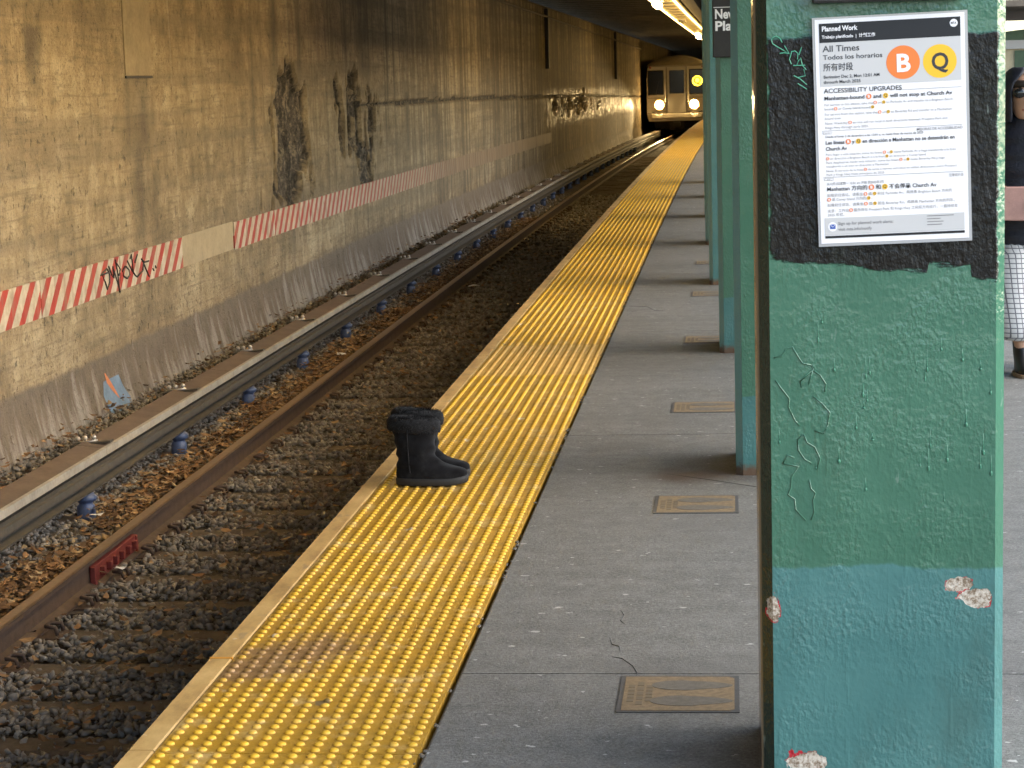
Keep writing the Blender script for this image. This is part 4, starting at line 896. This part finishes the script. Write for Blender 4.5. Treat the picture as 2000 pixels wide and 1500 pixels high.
d = MB(); d.box(-.16, .16, -.35, .4, .38, .62); d.box(-.32, .32, .05, .35, .25, .7); bevel(d.build('coupler', M['dark'], tn), .02)
for s_ in (-1, 1):
    for y in (1.5, 3.6):
        d = MB(); d.tube([(s_*.72-.06, y, .43), (s_*.72+.06, y, .43)], .43, 24); d.build('wheel', M['dark'], tn)
MB().box(-1.05, 1.05, .9, 4.3, .3, .7).build('truck_frame', M['dark'], tn); MB().box(-1.25, 1.25, 4.8, 17.5, .35, .75).build('underfloor_gear', M['dark'], tn)
for y in (3.0, 7.5, 12.):
    for s_ in (-1, 1):
        d = MB(); d.box(s_*hw-.012, s_*hw+.012, y, y+1.3, .95, 2.85); dd = d.build('side_door', ST, tn)
        d = MB(); d.box(s_*hw-.02, s_*hw+.02, y+.15, y+1.15, 1.9, 2.7); d.build('door_window', GL, dd)

# ------------------------------------------------------------------ people
def skin_fig(name, joints, edges, mat, parent, lv=2):
    me = bpy.data.meshes.new(name); me.from_pydata([j[0] for j in joints], edges, []); o = bpy.data.objects.new(name, me); COL.objects.link(o)
    o.modifiers.new('k', 'SKIN')
    for i, j in enumerate(joints):
        r_ = j[1]; me.skin_vertices[0].data[i].radius = r_ if isinstance(r_, tuple) else (r_, r_); me.skin_vertices[0].data[i].use_root = (i == 0)
    s_ = o.modifiers.new('s', 'SUBSURF'); s_.levels = lv; s_.render_levels = lv
    dg = bpy.context.evaluated_depsgraph_get(); m2 = bpy.data.meshes.new_from_object(o.evaluated_get(dg)); bpy.data.objects.remove(o)
    m2.materials.clear(); m2.materials.append(mat); m2.polygons.foreach_set('use_smooth', [True]*len(m2.polygons)); m2.name = name
    return link(name, m2, parent)
SKIN = flat('skin', (.56, .32, .21), .5); HAIR = flat('dark_hair', (.02, .014, .01), .5)
def ring(cx, cy, z, rx, ry, n=20, wob=0.): return [(cx+rx*(1+wob*math.sin(3*2*math.pi*j/n+z*40))*math.cos(2*math.pi*j/n), cy+ry*math.sin(2*math.pi*j/n), z) for j in range(n)]
def hand(parent, pos, dirv, side, curl):
    j = [(Vector(pos), .028), (Vector(pos)+Vector(dirv)*.07, .03)]; e = [(0, 1)]
    d = Vector(dirv); sidev = Vector(side); cv = Vector(curl)
    for k, (o_, L) in enumerate(((-.03, .07), (-.01, .08), (.01, .075), (.03, .06))):
        b = len(j); p0 = j[1][0]+sidev*o_; j += [(p0+d*.03, .0095), (p0+d*.045+cv*L*.5, .009), (p0+d*.02+cv*L, .008)]; e += [(1, b), (b, b+1), (b+1, b+2)]
    b = len(j); p0 = Vector(pos)+d*.03; j += [(p0-sidev*.04+cv*.01, .011), (p0-sidev*.05+cv*.04+d*.03, .009)]; e += [(0, b), (b, b+1)]
    return skin_fig('hand', j, e, SKIN, parent, 1)
def head(parent, c, s_=1., hair=True):
    mb = MB(); rs = []
    prof = [(-.118, .03, .045, -.03), (-.105, .045, .06, -.022), (-.08, .056, .075, -.01), (-.04, .066, .088, 0), (0, .071, .093, .004), (.04, .072, .093, .006), (.075, .064, .083, .008), (.1, .046, .06, .008), (.114, .02, .028, .008)]
    for z, rx, ry, dy in prof: rs.append([(c[0]+s_*rx*math.cos(2*math.pi*j/24), c[1]+s_*(dy+ry*math.sin(2*math.pi*j/24)), c[2]+s_*z) for j in range(24)])
    mb.loft(rs); h = sub(mb.build('face', SKIN, parent, True), 1)
    f = lambda x, y, z: (c[0]+s_*x, c[1]+s_*y, c[2]+s_*z)
    n_ = MB(); n_.tube([f(0, -.083, .012), f(0, -.1, -.015), f(0, -.108, -.034), f(0, -.09, -.045)], [.008*s_, .011*s_, .015*s_, .008*s_], 8); sub(n_.build('nose', SKIN, h, True), 1)
    l_ = MB(); l_.ball(f(0, -.08, -.068), .022*s_, 10, 6, 0, (1.1, .4, .35)); l_.build('mouth', flat('lips', (.38, .13, .1), .5), h, True)
    for q in (-1, 1):
        e = MB(); e.ball(f(q*.07, .01, -.01), .02*s_, 8, 5, 0, (.4, .8, 1.4)); e.build('ear', SKIN, h, True)
        e = MB(); e.ball(f(q*.03, -.082, .01), .011*s_, 8, 5); e.build('eye', flat('eye_dark', (.03, .02, .015), .2), h, True)
        e = MB(); e.tube([f(q*.012, -.089, .03), f(q*.03, -.089, .036), f(q*.05, -.075, .03)], .004*s_, 5); e.build('eyebrow', HAIR, h, True)
    return h
# woman in hooded jacket
wm = thing('person', (1.45, 10.62, 0), 'person in dark hooded jacket, sunglasses and white grid-check trousers walking past', 'person', rz=R(0))
JK = grainy('navy_jacket', (.014, .016, .026), 14, .5, .55, 0, .4, .01)
tc = NT('grid_check_cloth'); o_ = tc.obj(); x, y, z = tc.xyz(o_)
gl = tc.math('MAXIMUM', tc.step(tc.math('FRACT', tc.math('MULTIPLY', z, 42.)), .76, .84), tc.step(tc.math('FRACT', tc.math('MULTIPLY', tc.math('ADD', x, tc.math('MULTIPLY', y, .6)), 40.)), .78, .86))
CHECK = tc.out(tc.mix(tc.math('MULTIPLY', gl, .85), (.72, .7, .68), (.08, .08, .1)), .85)
skin_fig('body', [((0, .02, .72), (.12, .1)), ((0, .02, .95), (.12, .09)), ((0, .02, 1.13), (.14, .09)), ((0, .015, 1.2), .05), ((0, .0, 1.26), .045), ((-.075, -.02, .45), .055), ((-.06, -.1, .1), .038), ((.08, .06, .45), .055), ((.09, .2, .12), .038), ((-.17, .02, 1.12), .045), ((-.22, .0, .93), .036), ((-.1, -.15, .86), .028), ((.17, .02, 1.12), .045), ((.22, .02, .9), .036), ((.12, -.14, .84), .028)],
    [(0, 1), (1, 2), (2, 3), (3, 4), (0, 5), (5, 6), (0, 7), (7, 8), (2, 9), (9, 10), (10, 11), (2, 12), (12, 13), (13, 14)], SKIN, wm)
hd = head(wm, (-.045, -.015, 1.345), .98)
mb = MB(); mb.loft([ring(0, .02, z, (.195 if z < 1.05 else .195-(z-1.05)*.3)+.016*abs(math.sin((z-.62)*38)), (.142 if z < 1.05 else .142-(z-1.05)*.25)+.014*abs(math.sin((z-.62)*38)), 24, .02) for z in np.arange(.62, 1.17, .0207)]+[ring(0, .02, 1.18, .15, .11, 24), ring(-.02, .02, 1.22, .1, .095, 24), ring(-.04, .01, 1.26, .085, .09, 24)]); jk = sub(mb.build('jacket', JK, wm, True), 1)
for s_ in (-1, 1):
    mb = MB(); mb.tube([(s_*.15, .02, 1.15), (s_*.21, .02, 1.06), (s_*.25, .01, .95), (s_*.22, -.04, .88), (s_*.15, -.13, .85), (s_*.1, -.17, .845)], [.07, .07, .066, .062, .052, .045], 14); sub(mb.build('sleeve', JK, jk, True), 1)
MB().box(-.012, .004, -.148, -.135, .64, 1.2).build('zip', M['zinc'], jk)
mb = MB(); rs = []
for a in np.linspace(-.62, math.pi+.0, 13):   # hood: shell from front edge over the crown to the nape
    yy, zz_ = -.055-.0+.0, 0
for z, rx, ry, cy in ((1.215, .1, .1, .02), (1.25, .1, .11, .02), (1.3, .103, .12, .022), (1.36, .106, .125, .022), (1.41, .1, .122, .022), (1.45, .08, .1, .02), (1.475, .04, .06, .02)):
    r_ = []
    for k in range(19):
        a = -math.pi/2+.62+(2*math.pi-1.24)*k/18 if z < 1.43 else -math.pi/2+2*math.pi*k/18*.999
        r_.append((-.045+rx*math.cos(a), cy+ry*math.sin(a), z))
    rs.append(r_)
mb.loft(rs, False, 0, False); hdd = mb.build('hood', JK, wm, True); s_ = hdd.modifiers.new('t', 'SOLIDIFY'); s_.thickness = .014; s_.offset = 1; sub(hdd, 1)
mb = MB(); mb.tube([(-.045+.078*math.cos(a), .0+.085*math.sin(a), 1.41+.012*math.sin(a)) for a in np.linspace(math.pi*1.05, math.pi*1.95, 9)], .02, 8); mb.build('hair', HAIR, wm, True)
mb = MB()
for q in (-1, 1): mb.ball((-.045+q*.034, -.104, 1.358), .03, 12, 8, 0, (1, .3, .78))
mb.tube([(-.045-.066, -.085, 1.365), (-.12, .0, 1.362)], .004, 5); mb.tube([(-.045+.066, -.085, 1.365), (.03, .0, 1.362)], .004, 5); mb.build('sunglasses', flat('dark_lens', (.01, .01, .01), .12), wm, True)
TRS = [[(-.06, .0, .68, .13, .14), (-.085, -.02, .5, .12, .12), (-.08, -.05, .35, .115, .115), (-.07, -.08, .22, .115, .11), (-.065, -.09, .16, .11, .105)], [(.07, .03, .68, .13, .14), (.09, .07, .5, .115, .12), (.095, .12, .35, .11, .11), (.095, .16, .22, .11, .105), (.095, .18, .18, .105, .1)]]
for g in TRS:
    mb = MB(); mb.loft([ring(cx, cy, z, rx, ry, 18, .04) for cx, cy, z, rx, ry in g], True); sub(mb.build('trouser_leg', CHECK, wm, True), 1)
BT = flat('black_boot_leather', (.012, .012, .012), .45)
def shoe(x, y, lift, parent):
    mb = MB(); mb.loft([[(x+px_*.9, y+py_, lift+z) for px_, py_, _ in [(hwid*math.cos(2*math.pi*j/16), cy+L*math.sin(2*math.pi*j/16), 0) for j in range(16)]] for z, hwid, L, cy in ((.0, .042, .12, -.05), (.03, .046, .125, -.05), (.06, .042, .1, -.03), (.09, .045, .06, .01), (.17, .05, .055, .015), (.22, .05, .055, .015))])
    sub(mb.build('boot', BT, parent, True), 1); mb = MB(); mb.loft([[(x+.048*math.cos(2*math.pi*j/16), y-.05+.13*math.sin(2*math.pi*j/16), lift+z) for j in range(16)] for z in (-.002, .016)]); mb.build('sole', flat('tan_sole', (.3, .2, .12), .7), parent)
shoe(-.06, -.08, .002, wm); shoe(.09, .2, .02, wm)
hand(wm, (-.1, -.17, .845), (.6, -.75, -.1), (.0, .0, 1.), (.5, .6, 0)); hand(wm, (.12, -.17, .835), (-.6, -.75, -.1), (0, 0, 1.), (-.5, .6, 0))
pb = thing('pink_pouch', (1.45, 10.62, 0), 'flat dusty pink pouch held by the person in the hooded jacket', 'pouch')
mb = MB(); mb.loft([[(x, y, z) for x, z in ((-.17, .76), (.12, .75), (.14, .77), (.145, .9), (.125, .915), (-.16, .92), (-.175, .905), (-.178, .78))] for y in (-.235, -.225, -.2)]); bevel(mb.build('pouch_body', grainy('pink_leather', (.36, .2, .165), 30, .2, .6), pb), .006)
# taller person behind
pm = thing('person', (2.03, 14.1, 0), 'taller dark-haired person behind the hooded one, cut by the right edge', 'person')
skin_fig('body', [((0, .02, .9), (.13, .11)), ((0, .02, 1.15), (.14, .1)), ((0, .02, 1.38), (.16, .1)), ((0, .015, 1.46), .055), ((0, .0, 1.52), .05), ((-.09, .0, .5), .06), ((-.09, -.02, .1), .042), ((.09, .04, .5), .06), ((.09, .08, .1), .042), ((-.2, .02, 1.37), .05), ((-.25, .0, 1.12), .04), ((-.24, -.08, .86), .03), ((.2, .02, 1.37), .05), ((.25, .02, 1.12), .04), ((.24, -.05, .86), .03)],
    [(0, 1), (1, 2), (2, 3), (3, 4), (0, 5), (5, 6), (0, 7), (7, 8), (2, 9), (9, 10), (10, 11), (2, 12), (12, 13), (13, 14)], SKIN, pm)
hd2 = head(pm, (-.07, -.01, 1.635), 1.)
mb = MB(); mb.ball((-.075, .012, 1.668), .104, 20, 12, 0, (.9, 1.02, .98)); hr = mb.build('hair', HAIR, pm, True)
COAT = grainy('dark_coat', (.03, .028, .026), 9, .4, .85)
mb = MB(); mb.loft([ring(0, .02, .7, .23, .17, 24), ring(0, .02, 1., .22, .16, 24), ring(0, .02, 1.3, .225, .15, 24), ring(0, .02, 1.42, .18, .125, 24), ring(0, .02, 1.49, .085, .085, 24)]); ct = sub(mb.build('coat', COAT, pm, True), 1)
for s_ in (-1, 1):
    mb = MB(); mb.tube([(s_*.17, .02, 1.39), (s_*.235, .02, 1.28), (s_*.27, .01, 1.1), (s_*.255, -.06, .9)], [.07, .072, .065, .055], 12); sub(mb.build('sleeve', COAT, ct, True), 1)
    hand(pm, (s_*.25, -.075, .88), (0, -.1, -1.), (0, 1., 0), (-s_*.4, 0, -.8))
    mb = MB(); mb.loft([ring(s_*.09, .03, .8, .12, .13, 16), ring(s_*.09, .02, .5, .1, .1, 16), ring(s_*.09, .02, .1, .085, .09, 16)]); sub(mb.build('trouser_leg', flat('dark_denim', (.02, .024, .035), .8), pm, True), 1)
    shoe(s_*.09, .03, .002, pm)

# ------------------------------------------------------------------ far right: other side of the cut
rw = tag(sweep('retaining_wall', [(10.8, -2.2), (11.2, -2.2), (11.2, 1.3), (10.8, 1.3)], YS, M['conc']), 'pale concrete retaining wall beyond the second track', 'wall')
op = tag(sweep('opposite_platform', [(7.6, -.3), (13.5, -.3), (13.5, -.02), (7.6, -.02)], [58, 70, 82, 100], M['slab']), kind='structure')
kz = -drop(72)
ks = thing('platform_kiosk', (9.4+off(72), 72, kz-.02), 'cream and green kiosk with pale fascia on the opposite platform', 'kiosk')
GRN = grainy('kiosk_green', (.06, .1, .05), 5, .3, .5); CRM = grainy('kiosk_cream', (.55, .45, .28), 5, .2, .7)
MB().box(-2., 2., 0, 3., 0, 2.1).build('wall', CRM, ks); MB().box(-2.15, 2.15, -.15, 3.1, 2.1, 2.38).build('fascia', flat('fascia_grey', (.5, .48, .46), .6), ks)
for x in (-1.5, -.55, .4, 1.3): MB().box(x, x+.55, -.05, .02, 1.35, 2.05).build('green_panel', GRN, ks)
mb = MB(); mb.loft([[(-2+4*k/16, y, 2.38+.35*math.sin(math.pi*k/16)) for k in range(17)]+[(2, y, 2.38), (-2, y, 2.38)] for y in (-.1, 3.)]); mb.build('arched_roof', GRN, ks)
oc = thing('opposite_canopy', (9.6+off(72), 70, kz), 'dark canopy roof over the opposite platform', 'canopy')
MB().box(-2.4, 3., -2, 22, 3.35, 3.55).build('deck', M['brown'], oc); MB().box(-2.45, -2.38, -2, 22, 3.2, 3.5).build('fascia', CRM, oc)
for y in (0, 8, 16): MB().box(1.9, 2.1, y, y+.2, 0, 3.35).build('post', GRN, oc)

st = tag(sweep('added_sun_block', [(2.9, -.05), (3.1, -.05), (3.1, 3.9), (2.9, 3.9)], [50, 60, 72, 84, 96, 108, 120, 132], M['conc']), 'unseen pale wall added to block the sun along the far half of the platform', 'wall')  # added out of view to keep sun out of the far tunnel

te = tag(MB().box(-7, 2.4, 0, .4, -2.4, 4.2).build('tunnel_end_wall', M['soot'], None, loc=(off(131), 131.5, -drop(131))), 'dark wall closing the tunnel behind the train', 'wall')
